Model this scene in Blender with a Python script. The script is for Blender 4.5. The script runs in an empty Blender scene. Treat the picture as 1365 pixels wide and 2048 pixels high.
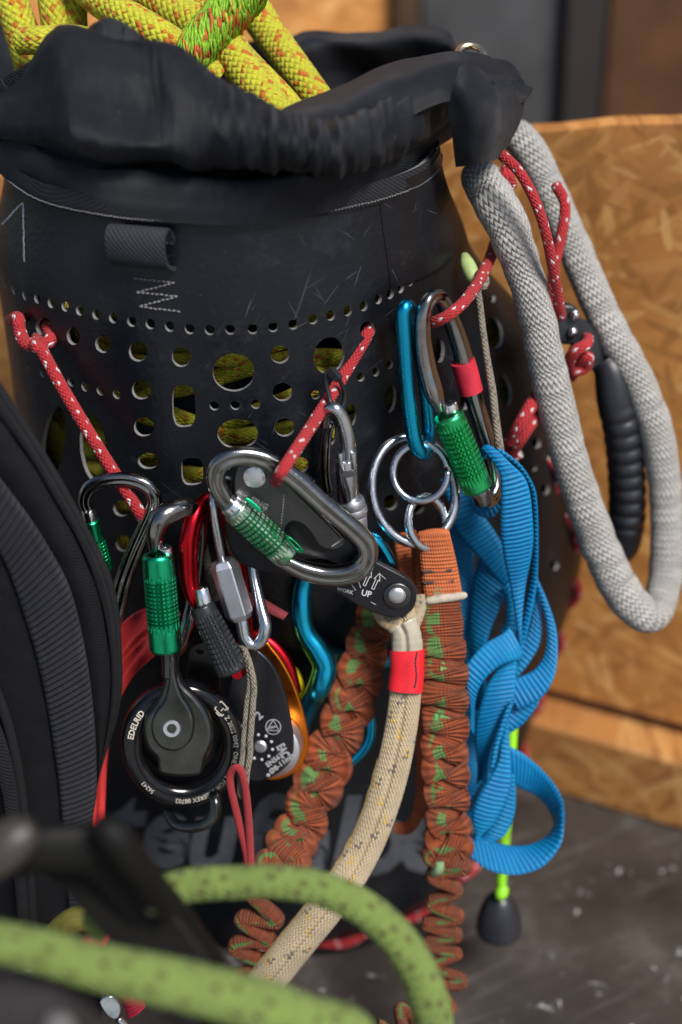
import bpy, bmesh, math, random
from mathutils import Vector, Matrix, noise
from mathutils.bvhtree import BVHTree
from mathutils.geometry import delaunay_2d_cdt
random.seed(7)
SC = bpy.context.scene
COL = SC.collection
R = math.radians

# ------------------------------------------------------------------ camera
HC = 0.879
PITCH, ROLL = R(29.0), R(-1.5)
FPX = 50.0/36.0*2048.0
FWD = Vector((0, math.cos(PITCH), -math.sin(PITCH)))
UPV = Vector((0, math.sin(PITCH), math.cos(PITCH)))
RGT = Vector((1, 0, 0))
CAM = Vector((0, 0, HC))
cd = bpy.data.cameras.new('camera'); cam = bpy.data.objects.new('camera', cd); COL.objects.link(cam)
cam.matrix_world = Matrix.Translation(CAM) @ Matrix.Rotation(R(90)-PITCH, 4, 'X') @ Matrix.Rotation(ROLL, 4, 'Z')
cd.sensor_fit = 'VERTICAL'; cd.sensor_height = 36; cd.lens = 50
cd.clip_start = 0.01; cd.clip_end = 200
cd.dof.use_dof = True; cd.dof.focus_distance = 0.905; cd.dof.aperture_fstop = 2.3
SC.camera = cam

# ------------------------------------------------------------------ light
SUN_EL, SUN_AZ = 50.0, 143.0        # azimuth clockwise from +Y
w = bpy.data.worlds.new('World'); SC.world = w; w.use_nodes = True
nt = w.node_tree; bg = nt.nodes['Background']
sk = nt.nodes.new('ShaderNodeTexSky'); sk.sky_type = 'NISHITA'; sk.sun_disc = False
sk.sun_elevation = R(SUN_EL); sk.sun_rotation = R(SUN_AZ); sk.air_density = 1.0; sk.dust_density = 1.2; sk.ozone_density = 1.0
nt.links.new(sk.outputs[0], bg.inputs[0]); bg.inputs[1].default_value = 0.07
sd = bpy.data.lights.new('sun', 'SUN'); sd.energy = 3.5; sd.angle = R(20); sd.color = (1, .97, .93)
sun = bpy.data.objects.new('sun', sd); COL.objects.link(sun)
sv = Vector((math.sin(R(SUN_AZ))*math.cos(R(SUN_EL)), math.cos(R(SUN_AZ))*math.cos(R(SUN_EL)), math.sin(R(SUN_EL))))
sun.rotation_euler = sv.to_track_quat('Z', 'Y').to_euler()
sun.location = (0.6, -0.6, 2.0)
SC.view_settings.view_transform = 'Standard'; SC.view_settings.look = 'None'
SC.view_settings.gamma = 1; SC.view_settings.use_curve_mapping = False
SC.view_settings.exposure = 0.55
SC.cycles.max_bounces = 8; SC.cycles.caustics_reflective = False; SC.cycles.caustics_refractive = False
SC.cycles.use_denoising = True

# ------------------------------------------------------------------ rays
_c, _s = math.cos(ROLL), math.sin(ROLL)
def ray(px, py):
    x = (px-682.5)/FPX; y = -(py-1024.0)/FPX
    x, y = _c*x-_s*y, _s*x+_c*y
    return RGT*x + UPV*y + FWD          # unit depth along the view axis
LEAN = 0.0      # gear hung on the bag swings out towards its foot
def at(px, py, Y):
    if LEAN: Y -= LEAN*max(0.0, min(1.0, (py-1150.0)/650.0))
    d = ray(px, py); return CAM + d*(Y/d.y)
def scale_at(px, py, Y):                # metres per photo pixel
    if LEAN: Y -= LEAN*max(0.0, min(1.0, (py-1150.0)/650.0))
    return (Y/ray(px, py).y)/FPX
def at_z(px, py, z):
    d = ray(px, py); return CAM + d*((z-HC)/d.z)
def hit_plane(px, py, p, n):
    d = ray(px, py); return CAM + d*((p-CAM).dot(n)/d.dot(n))

# ------------------------------------------------------------------ spline helpers
def lerp(a, b, t): return a + (b-a)*t
def tab(xs, ys, x):
    if x <= xs[0]: return ys[0]
    for i in range(len(xs)-1):
        if x <= xs[i+1]:
            t = (x-xs[i])/(xs[i+1]-xs[i]); t = t*t*(3-2*t)*.5 + t*.5
            return ys[i]+(ys[i+1]-ys[i])*t
    return ys[-1]
def sstep(a, b, x):
    t = max(0, min(1, (x-a)/(b-a))); return t*t*(3-2*t)
def catmull(P, n, closed=False):
    """P: list of tuples (any length) -> n samples, roughly uniform per arc length of first 2-3 comps"""
    m = len(P); out = []
    segs = m if closed else m-1
    fine = []
    K = 24
    for i in range(segs):
        p1 = P[i]; p2 = P[(i+1) % m]
        p0 = P[i-1] if (closed or i > 0) else tuple(2*a-b for a, b in zip(p1, p2))
        p3 = P[(i+2) % m] if (closed or i+2 < m) else tuple(2*b-a for a, b in zip(p1, p2))
        for k in range(K):
            t = k/K; t2 = t*t; t3 = t2*t
            fine.append(tuple(.5*((2*b)+(-a+c)*t+(2*a-5*b+4*c-d)*t2+(-a+3*b-3*c+d)*t3) for a, b, c, d in zip(p0, p1, p2, p3)))
    fine.append(P[0] if closed else P[-1])
    L = [0.]
    nd = min(3, len(P[0]))
    for a, b in zip(fine, fine[1:]):
        L.append(L[-1]+math.sqrt(sum((a[q]-b[q])**2 for q in range(nd))))
    tot = L[-1]; cnt = n if closed else n-1; j = 0
    for i in range(n):
        s = tot*i/cnt
        while j < len(L)-2 and L[j+1] < s: j += 1
        d = L[j+1]-L[j]; t = (s-L[j])/d if d > 1e-12 else 0
        out.append(tuple(a+(b-a)*t for a, b in zip(fine[j], fine[j+1])))
    return out

# ------------------------------------------------------------------ mesh builder
class MB:
    def __init__(self): self.v = []; self.f = []; self.uv = []; self.mi = []
    def vert(self, p): self.v.append(Vector(p)); return len(self.v)-1
    def face(self, idx, uv=None, mi=0):
        self.f.append(tuple(idx)); self.uv.append(uv or [(0, 0)]*len(idx)); self.mi.append(mi)
    def grid(self, rows, closed_u=False, closed_v=False, uv=None, mi=0):
        """rows: list of lists of points, uv(i,j)->(u,v) with i row, j col"""
        nr = len(rows); nc = len(rows[0]); base = len(self.v)
        for r_ in rows:
            for p in r_: self.v.append(Vector(p))
        for i in range(nr if closed_v else nr-1):
            for j in range(nc if closed_u else nc-1):
                i2 = (i+1) % nr; j2 = (j+1) % nc
                q = (base+i*nc+j, base+i*nc+j2, base+i2*nc+j2, base+i2*nc+j)
                u = [uv(i, j), uv(i, j+1), uv(i+1, j+1), uv(i+1, j)] if uv else None
                self.face(q, u, mi)
        return base
    def fan(self, idx, c=None, flip=False):
        if c is None:
            c = Vector((0, 0, 0))
            for i in idx: c += self.v[i]
            c /= len(idx)
        k = self.vert(c)
        n = len(idx)
        for i in range(n):
            a, b = idx[i], idx[(i+1) % n]
            self.face((k, b, a) if flip else (k, a, b))
    def tube(self, pts, rad, prof=None, up=None, closed=False, nu=20, cap=True, vs=1.0, twist=0.0):
        """pts Vectors, rad list/float, prof list of (a,b) unit profile (b along up)"""
        n = len(pts)
        if not isinstance(rad, (list, tuple)): rad = [rad]*n
        if prof is None: prof = [(math.cos(2*math.pi*k/nu), math.sin(2*math.pi*k/nu)) for k in range(nu)]
        T = []
        for i in range(n):
            a = pts[(i-1) % n] if (closed or i > 0) else pts[i]
            b = pts[(i+1) % n] if (closed or i < n-1) else pts[i]
            T.append((b-a).normalized())
        if up is None:
            ref = Vector((0, 0, 1)) if abs(T[0].z) < .9 else Vector((0, 1, 0))
            N = (ref - T[0]*ref.dot(T[0])).normalized(); Ns = [N]
            for i in range(1, n):
                q = T[i-1].rotation_difference(T[i]); N = q @ N
                N = (N - T[i]*N.dot(T[i])).normalized(); Ns.append(N)
            if closed:
                q = T[-1].rotation_difference(T[0]); Ne = q @ Ns[-1]
                ang = math.atan2(Ne.cross(Ns[0]).dot(T[0]), Ne.dot(Ns[0]))
                for i in range(n): Ns[i] = Matrix.Rotation(ang*i/n, 3, T[i]) @ Ns[i]
        else:
            Ns = []
            for i in range(n):
                u_ = up[i] if isinstance(up, list) else up
                Ns.append((u_ - T[i]*u_.dot(T[i])).normalized())
        rows = []; L = [0.]
        for i in range(1, n+1): L.append(L[-1]+(pts[i % n]-pts[i-1]).length)
        for i in range(n):
            B = T[i].cross(Ns[i]); rr = rad[i]
            ra, rb = rr if isinstance(rr, tuple) else (rr, rr)
            pr = prof(i/(n-1)) if callable(prof) else prof
            rows.append([pts[i] + B*(-a*ra) + Ns[i]*(b*rb) for a, b in pr])
        m = len(rows[0])
        base = self.grid(rows, closed_u=True, closed_v=closed, uv=lambda i, j: (j/m, L[i]*vs))
        if cap and not closed:
            self.fan([base+j for j in range(m)], flip=True)
            self.fan([base+(n-1)*m+j for j in range(m)], flip=False)
        return base
    def add(self, o):
        b = len(self.v); self.v += o.v
        self.f += [tuple(i+b for i in f) for f in o.f]; self.uv += o.uv; self.mi += o.mi

def link_obj(name, me, parent=None, loc=None):
    o = bpy.data.objects.new(name, me); COL.objects.link(o)
    return o
def wloc(o):
    l = Vector((0, 0, 0))
    while o is not None: l += o.location; o = o.parent
    return l
def build(name, mb, mat, parent=None, sharp=None, smooth=True, weld=False):
    if parent is not None: off = wloc(parent)
    else:
        mn = Vector((min(p.x for p in mb.v), min(p.y for p in mb.v), min(p.z for p in mb.v)))
        mx = Vector((max(p.x for p in mb.v), max(p.y for p in mb.v), max(p.z for p in mb.v)))
        off = (mn+mx)/2; off.z = mn.z
    me = bpy.data.meshes.new(name)
    me.from_pydata([tuple(p-off) for p in mb.v], [], mb.f)
    ul = me.uv_layers.new(name='UVMap')
    flat = []
    for u in mb.uv:
        for q in u: flat += [q[0], q[1]]
    ul.data.foreach_set('uv', flat)
    mats = mat if isinstance(mat, (list, tuple)) else [mat]
    for m in mats: me.materials.append(m)
    if len(mats) > 1: me.polygons.foreach_set('material_index', mb.mi)
    me.validate()
    bm = bmesh.new(); bm.from_mesh(me)
    if weld: bmesh.ops.remove_doubles(bm, verts=bm.verts, dist=1e-6)
    bmesh.ops.recalc_face_normals(bm, faces=bm.faces); bm.to_mesh(me); bm.free()
    me.polygons.foreach_set('use_smooth', [smooth]*len(me.polygons))
    if smooth and sharp: me.set_sharp_from_angle(angle=R(sharp))
    o = link_obj(name, me)
    if parent is not None: o.parent = parent
    else: o.location = off
    return o
def tag(o, label=None, cat=None, group=None, kind=None):
    if label: o['label'] = label
    if cat: o['category'] = cat
    if group: o['group'] = group
    if kind: o['kind'] = kind
    return o
def thing(name, label, cat, loc, group=None):
    o = bpy.data.objects.new(name, None); COL.objects.link(o); o.location = loc; o.empty_display_size = .01
    return tag(o, label, cat, group)

# ------------------------------------------------------------------ node helpers
class NB:
    def __init__(s, name):
        s.m = bpy.data.materials.new(name); s.m.use_nodes = True; s.t = s.m.node_tree
        s.b = s.t.nodes['Principled BSDF']
    def n(s, typ): return s.t.nodes.new(typ)
    def inp(s, sock, val):
        if hasattr(val, 'is_output') or isinstance(val, bpy.types.NodeSocket): s.t.links.new(val, sock)
        elif isinstance(val, (tuple, list)) and len(val) == 3 and sock.type == 'RGBA': sock.default_value = (*val, 1)
        else: sock.default_value = val
    def math(s, op, a, b=0.0, c=None):
        q = s.n('ShaderNodeMath'); q.operation = op
        s.inp(q.inputs[0], a); s.inp(q.inputs[1], b)
        if c is not None: s.inp(q.inputs[2], c)
        return q.outputs[0]
    def mix(s, f, a, b, blend='MIX'):
        q = s.n('ShaderNodeMix'); q.data_type = 'RGBA'; q.blend_type = blend
        s.inp(q.inputs[0], f); s.inp(q.inputs[6], a); s.inp(q.inputs[7], b); return q.outputs[2]
    def uv(s):
        q = s.n('ShaderNodeUVMap'); q.uv_map = 'UVMap'; sp = s.n('ShaderNodeSeparateXYZ')
        s.t.links.new(q.outputs[0], sp.inputs[0]); return sp.outputs[0], sp.outputs[1], q.outputs[0]
    def obj(s): return s.n('ShaderNodeTexCoord').outputs['Object']
    def noise(s, scale, detail=4, rough=.6, vec=None, dist=0.0):
        q = s.n('ShaderNodeTexNoise'); q.inputs['Scale'].default_value = scale; q.inputs['Detail'].default_value = detail
        q.inputs['Roughness'].default_value = rough; q.inputs['Distortion'].default_value = dist
        s.t.links.new(vec if vec is not None else s.obj(), q.inputs['Vector']); return q.outputs['Fac']
    def vmap(s, vec, scale=(1, 1, 1), rot=(0, 0, 0), loc=(0, 0, 0)):
        if any(rot):      # turn first, stretch afterwards
            r_ = s.n('ShaderNodeMapping'); s.t.links.new(vec, r_.inputs[0]); r_.inputs['Rotation'].default_value = rot; vec = r_.outputs[0]
        q = s.n('ShaderNodeMapping'); s.t.links.new(vec, q.inputs[0]); q.inputs['Scale'].default_value = scale
        q.inputs['Location'].default_value = loc; return q.outputs[0]
    def ramp(s, f, stops):
        q = s.n('ShaderNodeValToRGB'); s.inp(q.inputs[0], f)
        e = q.color_ramp.elements
        while len(e) < len(stops): e.new(.5)
        for k, (p, c) in enumerate(stops):
            e[k].position = p; e[k].color = (*c, 1) if len(c) == 3 else c
        return q.outputs[0]
    def step(s, v, a, b):
        q = s.n('ShaderNodeMapRange'); q.inputs[1].default_value = a; q.inputs[2].default_value = b
        s.inp(q.inputs[0], v); return q.outputs[0]
    def bump(s, h, strength=.4, dist=.001, normal=None):
        q = s.n('ShaderNodeBump'); q.inputs['Strength'].default_value = strength; q.inputs['Distance'].default_value = dist
        s.inp(q.inputs['Height'], h)
        if normal is not None: s.t.links.new(normal, q.inputs['Normal'])
        s.t.links.new(q.outputs[0], s.b.inputs['Normal']); return q.outputs[0]
    def set(s, **k):
        for a, v in k.items(): s.inp(s.b.inputs[a.replace('_', ' ')], v)
        return s

def simple(name, base, rough=.5, metal=0., var=.25, vscale=60, bump=0., bscale=400, rvar=.15, spec=.5, coat=0, wear=None):
    q = NB(name); f = q.noise(vscale, 5, .65)
    dark = tuple(c*(1-var) for c in base); lite = tuple(min(1, c*(1+var)) for c in base)
    col = q.ramp(f, [(.3, dark), (.7, lite)])
    if wear:      # scuffed spots of another colour
        g = q.noise(wear[1], 6, .75)
        col = q.mix(q.step(g, wear[2], wear[2]+.06), col, wear[0])
    q.set(Base_Color=col, Metallic=metal)
    g2 = q.noise(vscale*2.3, 6, .7)
    q.set(Roughness=q.math('MULTIPLY_ADD', g2, rvar*2, max(.02, rough-rvar)))
    q.b.inputs['Specular IOR Level'].default_value = spec
    if coat: q.b.inputs['Coat Weight'].default_value = coat; q.b.inputs['Coat Roughness'].default_value = .12
    if bump: q.bump(q.noise(bscale, 5, .7), bump, .0006)
    return q.m

def metal(name, base, rough=.25, scratch=.25, dirt=.3, metal=1.0, spots=None):
    """anodised or bare metal with fine scratches and grime"""
    q = NB(name); o = q.obj()
    s1 = q.noise(180, 4, .7, q.vmap(o, (1, 1, 14), (.4, .9, .3)))
    s2 = q.noise(220, 4, .7, q.vmap(o, (12, 1, 1), (.2, .3, 1.1)))
    sc = q.math('MAXIMUM', q.step(s1, .58, .7), q.step(s2, .6, .72))
    g = q.noise(70, 6, .7)
    col = q.mix(q.math('MULTIPLY', q.step(g, .48, .68), dirt), base, tuple(c*.35 for c in base))
    if spots: 
        h = q.noise(spots[1], 5, .7); col = q.mix(q.step(h, spots[2], spots[2]+.05), col, spots[0])
    q.set(Base_Color=col, Metallic=metal)
    rr = q.math('MULTIPLY_ADD', g, .3, rough-.12)
    rr = q.math('ADD', rr, q.math('MULTIPLY', sc, .15)); q.set(Roughness=rr)
    h = q.math('ADD', q.math('MULTIPLY', sc, -scratch), q.math('MULTIPLY', q.noise(600, 3, .6), .3))
    q.bump(h, .25, .0003)
    return q.m

def braid(name, base, tracers, N=12, pitch=.004, rough=.85, bump=.9, over=2, dirt=.25, dist=.0012, sheen=.06, grime=None, gap=None):
    """braided sheath: u round the rope, v in metres. tracers: list of (colour, strand numbers, 'a'|'b'|'ab', sparsity)"""
    q = NB(name); u, v, _ = q.uv()
    un = q.math('MULTIPLY', u, N); vn = q.math('DIVIDE', v, pitch)
    a = q.math('ADD', un, vn); b = q.math('SUBTRACT', un, vn)
    ia = q.math('FLOOR', a); ib = q.math('FLOOR', b)
    par = q.math('FLOORED_MODULO', q.math('ADD', ia, ib), 2.0)          # 0 -> a strand on top
    par = q.math('GREATER_THAN', par, .5)
    fa = q.math('FRACT', a); fb = q.math('FRACT', b)
    sa = q.math('SINE', q.math('MULTIPLY', fa, math.pi)); sb = q.math('SINE', q.math('MULTIPLY', fb, math.pi))
    ha = q.math('MULTIPLY', sa, q.math('MULTIPLY_ADD', sb, .45, .55)); hb = q.math('MULTIPLY', sb, q.math('MULTIPLY_ADD', sa, .45, .55))
    h = q.math('ADD', q.math('MULTIPLY', ha, q.math('SUBTRACT', 1.0, par)), q.math('MULTIPLY', hb, par))
    n1 = q.noise(90, 5, .65)
    col = q.ramp(n1, [(.3, tuple(c*.78 for c in base)), (.7, tuple(min(1, c*1.12) for c in base))])
    for colr, ids, which, sp in tracers:
        msk = None
        for w_ in which:
            idx = ia if w_ == 'a' else ib
            oth = ib if w_ == 'a' else ia
            top = q.math('SUBTRACT', 1.0, par) if w_ == 'a' else par
            for k in ids:
                mm = q.math('COMPARE', q.math('FLOORED_MODULO', idx, N), float(k), .3)
                mm = q.math('MULTIPLY', mm, top)
                if sp > 1:
                    mm = q.math('MULTIPLY', mm, q.math('LESS_THAN', q.math('FLOORED_MODULO', oth, float(sp)), float(max(1, sp//2))-.5))
                msk = mm if msk is None else q.math('MAXIMUM', msk, mm)
        if gap: msk = q.math('MULTIPLY', msk, q.step(q.noise(gap, 4, .6), .47, .55))
        col = q.mix(q.math('MULTIPLY', msk, .9), col, colr)
    if grime: col = q.mix(q.math('MULTIPLY', q.step(q.noise(35, 6, .7), .45, .7), grime[1]), col, grime[0])
    fib = q.noise(2500, 3, .7)
    col = q.mix(q.math('MULTIPLY', fib, .35), col, tuple(c*.4 for c in base))
    q.set(Base_Color=col, Roughness=rough)
    q.b.inputs['Specular IOR Level'].default_value = .25
    q.b.inputs['Sheen Weight'].default_value = sheen; q.b.inputs['Sheen Roughness'].default_value = .6
    q.bump(q.math('ADD', h, q.math('MULTIPLY', fib, .35)), bump, dist)
    return q.m

def woven(name, base, cu=40., cv=900., rough=.8, bump=.5, dist=.0005, var=.2, tint=None, twill=False, sheen=.0, spec=.3, obj_space=False, scale=1500.):
    """cloth / webbing: u across (0..1), v in metres along"""
    q = NB(name)
    if obj_space:
        o = q.obj(); sp = q.n('ShaderNodeSeparateXYZ'); q.t.links.new(o, sp.inputs[0])
        u = q.math('MULTIPLY', q.math('ADD', sp.outputs[0], q.math('MULTIPLY', sp.outputs[1], .4)), scale)
        v = q.math('MULTIPLY', q.math('ADD', sp.outputs[2], q.math('MULTIPLY', sp.outputs[1], -.5)), scale)
    else:
        uu, vv, _ = q.uv(); u = q.math('MULTIPLY', uu, cu*math.pi); v = q.math('MULTIPLY', vv, cv*math.pi)
    if twill: h = q.math('SINE', q.math('ADD', u, v))
    else: h = q.math('MULTIPLY', q.math('SINE', u), q.math('SINE', v))
    n1 = q.noise(45, 6, .65)
    col = q.ramp(n1, [(.3, tuple(c*(1-var) for c in base)), (.72, tuple(min(1, c*(1+var)) for c in base))])
    if tint: col = q.mix(q.math('MULTIPLY', q.step(q.noise(tint[1], 6, .7), tint[2], tint[2]+.15), tint[3]), col, tint[0])
    lint = q.step(q.noise(700, 2, .5), .72, .8)
    col = q.mix(q.math('MULTIPLY', lint, .18), col, (.3, .3, .32))
    q.set(Base_Color=col, Roughness=rough)
    q.b.inputs['Specular IOR Level'].default_value = spec
    q.b.inputs['Sheen Weight'].default_value = sheen; q.b.inputs['Sheen Roughness'].default_value = .5
    q.bump(q.math('ADD', h, q.math('MULTIPLY', q.noise(1800, 3, .6), .6)), bump, dist)
    return q.m

# ------------------------------------------------------------------ setting: floor and walls
def osb(name, seed, k=1.0):
    """pressed wood strands: long thin flakes lying at all angles"""
    q = NB(name); o = q.obj(); col = None
    base = q.noise(10, 4, .6, q.vmap(o, (1, 1, 1), (0, 0, 0), (seed, 0, 0)))
    col = q.ramp(base, [(.3, (.28*k, .108*k, .024*k)), (.7, (.46*k, .195*k, .048*k))])
    for i, (rz, sx, sz) in enumerate(((.35, 20, 95), (-.8, 23, 110), (1.1, 22, 100), (-1.35, 25, 130), (.75, 18, 85), (-.35, 28, 140))):
        v = q.vmap(o, (sx, sx*.6, sz), (0, rz, 0), (seed+i*2.7, i*1.3, seed-i*3.1))
        vo = q.n('ShaderNodeTexVoronoi'); vo.inputs['Scale'].default_value = 1.0; q.t.links.new(v, vo.inputs['Vector'])
        sp = q.n('ShaderNodeSeparateColor'); q.t.links.new(vo.outputs['Color'], sp.inputs[0])
        c = q.ramp(sp.outputs[0], [(.0, (.20*k, .075*k, .017*k)), (.35, (.33*k, .138*k, .032*k)), (.7, (.44*k, .20*k, .054*k)), (1., (.60*k, .34*k, .12*k))])
        msk = q.math('MULTIPLY', q.math('GREATER_THAN', sp.outputs[1], .62), q.step(vo.outputs['Distance'], .62, .5))
        col = q.mix(q.math('MULTIPLY', msk, .65), col, c)
    grain = q.noise(1.0, 5, .65, q.vmap(o, (60, 60, 260), (0, .9, 0)))
    col = q.mix(q.math('MULTIPLY', q.step(grain, .45, .7), .22), col, (.17*k, .075*k, .02*k))
    st = q.noise(6, 5, .6, q.vmap(o, (1, 1, 1), (0, 0, 0), (seed*2, 0, 0)))
    col = q.mix(q.math('MULTIPLY', q.step(st, .52, .75), .4), col, (.20*k, .10*k, .04*k))
    q.set(Base_Color=col, Roughness=.65); q.bump(grain, .3, .0015)
    return q.m
def floor_mat():
    q = NB('dark worn workbench boards'); o = q.obj()
    n = q.noise(9, 7, .65); m = q.noise(55, 6, .7); st = q.noise(1, 6, .7, q.vmap(o, (8, 60, 8), (0, 0, -.48)))
    col = q.ramp(n, [(.3, (.019, .015, .013)), (.55, (.046, .038, .033)), (.75, (.11, .097, .088))])
    col = q.mix(q.math('MULTIPLY', q.step(st, .55, .75), .6), col, (.13, .12, .115))
    chips = q.math('MULTIPLY', q.step(m, .60, .66), q.step(q.noise(17, 3, .6), .50, .60))
    col = q.mix(chips, col, (.42, .42, .42))
    vo = q.n('ShaderNodeTexVoronoi'); vo.inputs['Scale'].default_value = 42; q.t.links.new(o, vo.inputs['Vector'])
    sp = q.n('ShaderNodeSeparateColor'); q.t.links.new(vo.outputs['Color'], sp.inputs[0])
    dot = q.math('MULTIPLY', q.step(q.math('ADD', vo.outputs['Distance'], q.math('MULTIPLY', q.noise(160, 3, .6), .3)), .36, .26), q.math('GREATER_THAN', sp.outputs[0], .93))
    col = q.mix(dot, col, (.55, .55, .56))
    q.set(Base_Color=col, Roughness=q.math('MULTIPLY_ADD', n, .3, .36)); q.bump(q.math('ADD', m, st), .35, .002)
    return q.m
mb = MB(); mb.grid([[Vector((x, y, 0)) for x in (-2.5, 2.5)] for y in (.25, 2.6)])
tag(build('floor', mb, floor_mat()), kind='structure')
# unseen pale sheet added in front of the boards to bounce light onto gear
mb = MB(); mb.grid([[Vector((x, y, -.02)) for x in (-30, 30)] for y in (-40, .27)])
tag(build('ground', mb, simple('pale concrete yard', (.30, .295, .285), .85, vscale=6, var=.3, bump=.4, bscale=200)), kind='structure')

wp0 = at_z(1100, 1610, 0)+Vector((0, .02, 0)); wp1 = at_z(1365, 1690, 0)+Vector((0, .02, 0))
WT = (wp1-wp0).normalized(); WN = Vector((WT.y, -WT.x, 0))       # along the wall, out of the wall
def wall_box(name, s0, s1, z0a, z0b, z1a, z1b, front, thick, mat, sa=None, sb=None, jag=0):
    """board on the wall plane; front = distance its face stands out; edges may slope from a to b; slightly rounded"""
    mb = MB(); n = 40; rows = []
    bev = .003
    prof = [(front-thick, 0, 0), (front-bev, 0, 0), (front, bev, 0), (front, -bev, 1), (front-bev, 0, 1), (front-thick, 0, 1)]
    for i in range(n+1):
        t = i/n; s = lerp(s0, s1, t)
        lo = lerp(z0a, z0b, t); hi = lerp(z1a, z1b, t) + (noise.noise(Vector((s*60, 1.3, 0)))*jag)
        rows.append([wp0 + WT*s + WN*d + Vector((0, 0, (hi if k else lo)+dz)) for d, dz, k in prof])
    b = mb.grid(rows, closed_u=True)
    mb.face([b+j for j in range(6)]); mb.face([b+n*6+j for j in range(6)])
    return build(name, mb, mat, sharp=40)
def wall_sz(px, py, front):
    p = hit_plane(px, py, wp0+WN*front, WN); return (p-wp0).dot(WT), p.z
BACK = -.035
sA, zA = wall_sz(1050, 262, BACK); sB, zB = wall_sz(1365, 238, BACK)
sl = (zB-zA)/(sB-sA)
_, zl0 = wall_sz(1110, 1455, 0); _, zl1 = wall_sz(1365, 1528, 0)
z_ledge = (zl0+zl1)/2
o = wall_box('osb_board', -1.0, .75, z_ledge+.012, z_ledge+.012, zA+sl*(-1.0-sA), zA+sl*(.75-sA), BACK, .018, osb('osb strands', 1.0, 1.4), jag=.004)
tag(o, 'large oriented strand board standing behind the bag on the right', 'board')
o = wall_box('skirting_plank', -1.0, .75, .0005, .0005, z_ledge, z_ledge, 0, .05, osb('dusty plank osb', 5.0, 1.05))
tag(o, 'low dusty plank along the floor under the strand board', 'plank')
# far wall: each board stands on its own
def far_board(name, px0, px1, Y, mat, label, cat, z0=0.0, z1=1.6, th=.03, pyref=120):
    a = at(px0, pyref, Y); b = at(px1, pyref, Y)
    mb = MB(); bev = .003
    def ring(y, i): return [Vector((a.x+i, y, z0+i)), Vector((b.x-i, y, z0+i)), Vector((b.x-i, y, z1-i)), Vector((a.x+i, y, z1-i))]
    b0 = mb.grid([ring(Y+th, 0), ring(Y+bev, 0), ring(Y, bev)], closed_u=True)
    mb.face([b0, b0+1, b0+2, b0+3]); mb.face([b0+8, b0+9, b0+10, b0+11])
    return tag(build(name, mb, mat, sharp=40), label, cat)
far_board('wall_board', -500, 786, 1.75, osb('pale board', 11.0, 1.6), 'pale wooden panel behind the open bag at the top', 'panel')
far_board('wooden_post', 790, 838, 1.73, simple('dark stained timber', (.06, .03, .014), .6, vscale=20), 'narrow dark brown upright between the pale panel and the grey one', 'post')
far_board('wall_board', 842, 1126, 1.76, simple('charcoal grey panel', (.05, .05, .052), .75, vscale=15, var=.35), 'wide charcoal grey panel behind the right rim of the bag', 'panel')
far_board('wooden_post', 1129, 1208, 1.74, simple('black brown post', (.018, .014, .012), .7, vscale=15), 'near black upright left of the reddish brown panel', 'post')
far_board('wall_board', 1212, 1700, 1.75, simple('reddish brown panel', (.075, .027, .006), .65, vscale=14, var=.45), 'reddish brown wooden panel at the top right corner', 'panel')

# ------------------------------------------------------------------ the bag shell
ZK = [0, .05, .29, .47, .56, .625, .66]
def bag_c(z):
    return (tab(ZK, [-.05, -.052, -.06, -.068, -.073, -.068, -.066], z), tab(ZK, [1.02, 1.014, .99, .972, .962, .951, .948], z),
            tab(ZK, [.180, .187, .173, .159, .151, .135, .131], z), tab(ZK, [.0, .02, .082, .066, .016, .004, .0], z))
def bag(th, z, off=0.0):
    cx, cy, r, e = bag_c(z)
    d = math.degrees(th)
    rr = r + e*math.exp(-((d-92)/24)**2) + .016*math.exp(-((d+98)/26)**2) + off
    rr += .0016*math.sin(3*th+9*z) + .0034*noise.noise(Vector((math.cos(th)*2.2, math.sin(th)*2.2, z*7)))
    return Vector((cx+rr*math.sin(th), cy-rr*math.cos(th), z))
_v = []; _f = []; NTH, NZ = 240, 90
for j in range(NZ+1):
    for i in range(NTH): _v.append(bag(-math.pi+2*math.pi*i/NTH, .66*j/NZ))
for j in range(NZ):
    for i in range(NTH):
        a = j*NTH+i; b = j*NTH+(i+1) % NTH; _f.append((a, b, b+NTH, a+NTH))
BVH = BVHTree.FromPolygons(_v, _f)
def on_bag(px, py, off=0.0):
    """point of the bag's outside seen at this pixel, off metres nearer"""
    d = ray(px, py); h = BVH.ray_cast(CAM, d.normalized())
    if h[0] is None: return None
    return h[0]-d.normalized()*off
def bag_uv(px, py):
    p = on_bag(px, py)
    if p is None: return None
    cx, cy, r, e = bag_c(p.z); return math.atan2(p.x-cx, -(p.y-cy)), p.z
SS = .165
def hole_px(cx, cy, rx, ry, tilt=0, sq=2.0, n=28):
    out = []
    t = R(tilt)
    for k in range(n):
        a = -2*math.pi*k/n; ca, sa = math.cos(a), math.sin(a)
        x = rx*math.copysign(abs(ca)**(2/sq), ca); y = ry*math.copysign(abs(sa)**(2/sq), sa)
        u = bag_uv(cx+x*math.cos(t)-y*math.sin(t), cy+x*math.sin(t)+y*math.cos(t))
        if u is None: return None
        out.append((u[0]*SS, u[1]))
    # cut edges are never quite regular
    return [(a+random.uniform(-.00012, .00012), b+random.uniform(-.00012, .00012)) for a, b in out]
def hole_uv(th, z, r, n=16): return [(th*SS+r*math.cos(2*math.pi*k/n), z+r*math.sin(2*math.pi*k/n)) for k in range(n)]
holes = []
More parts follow.
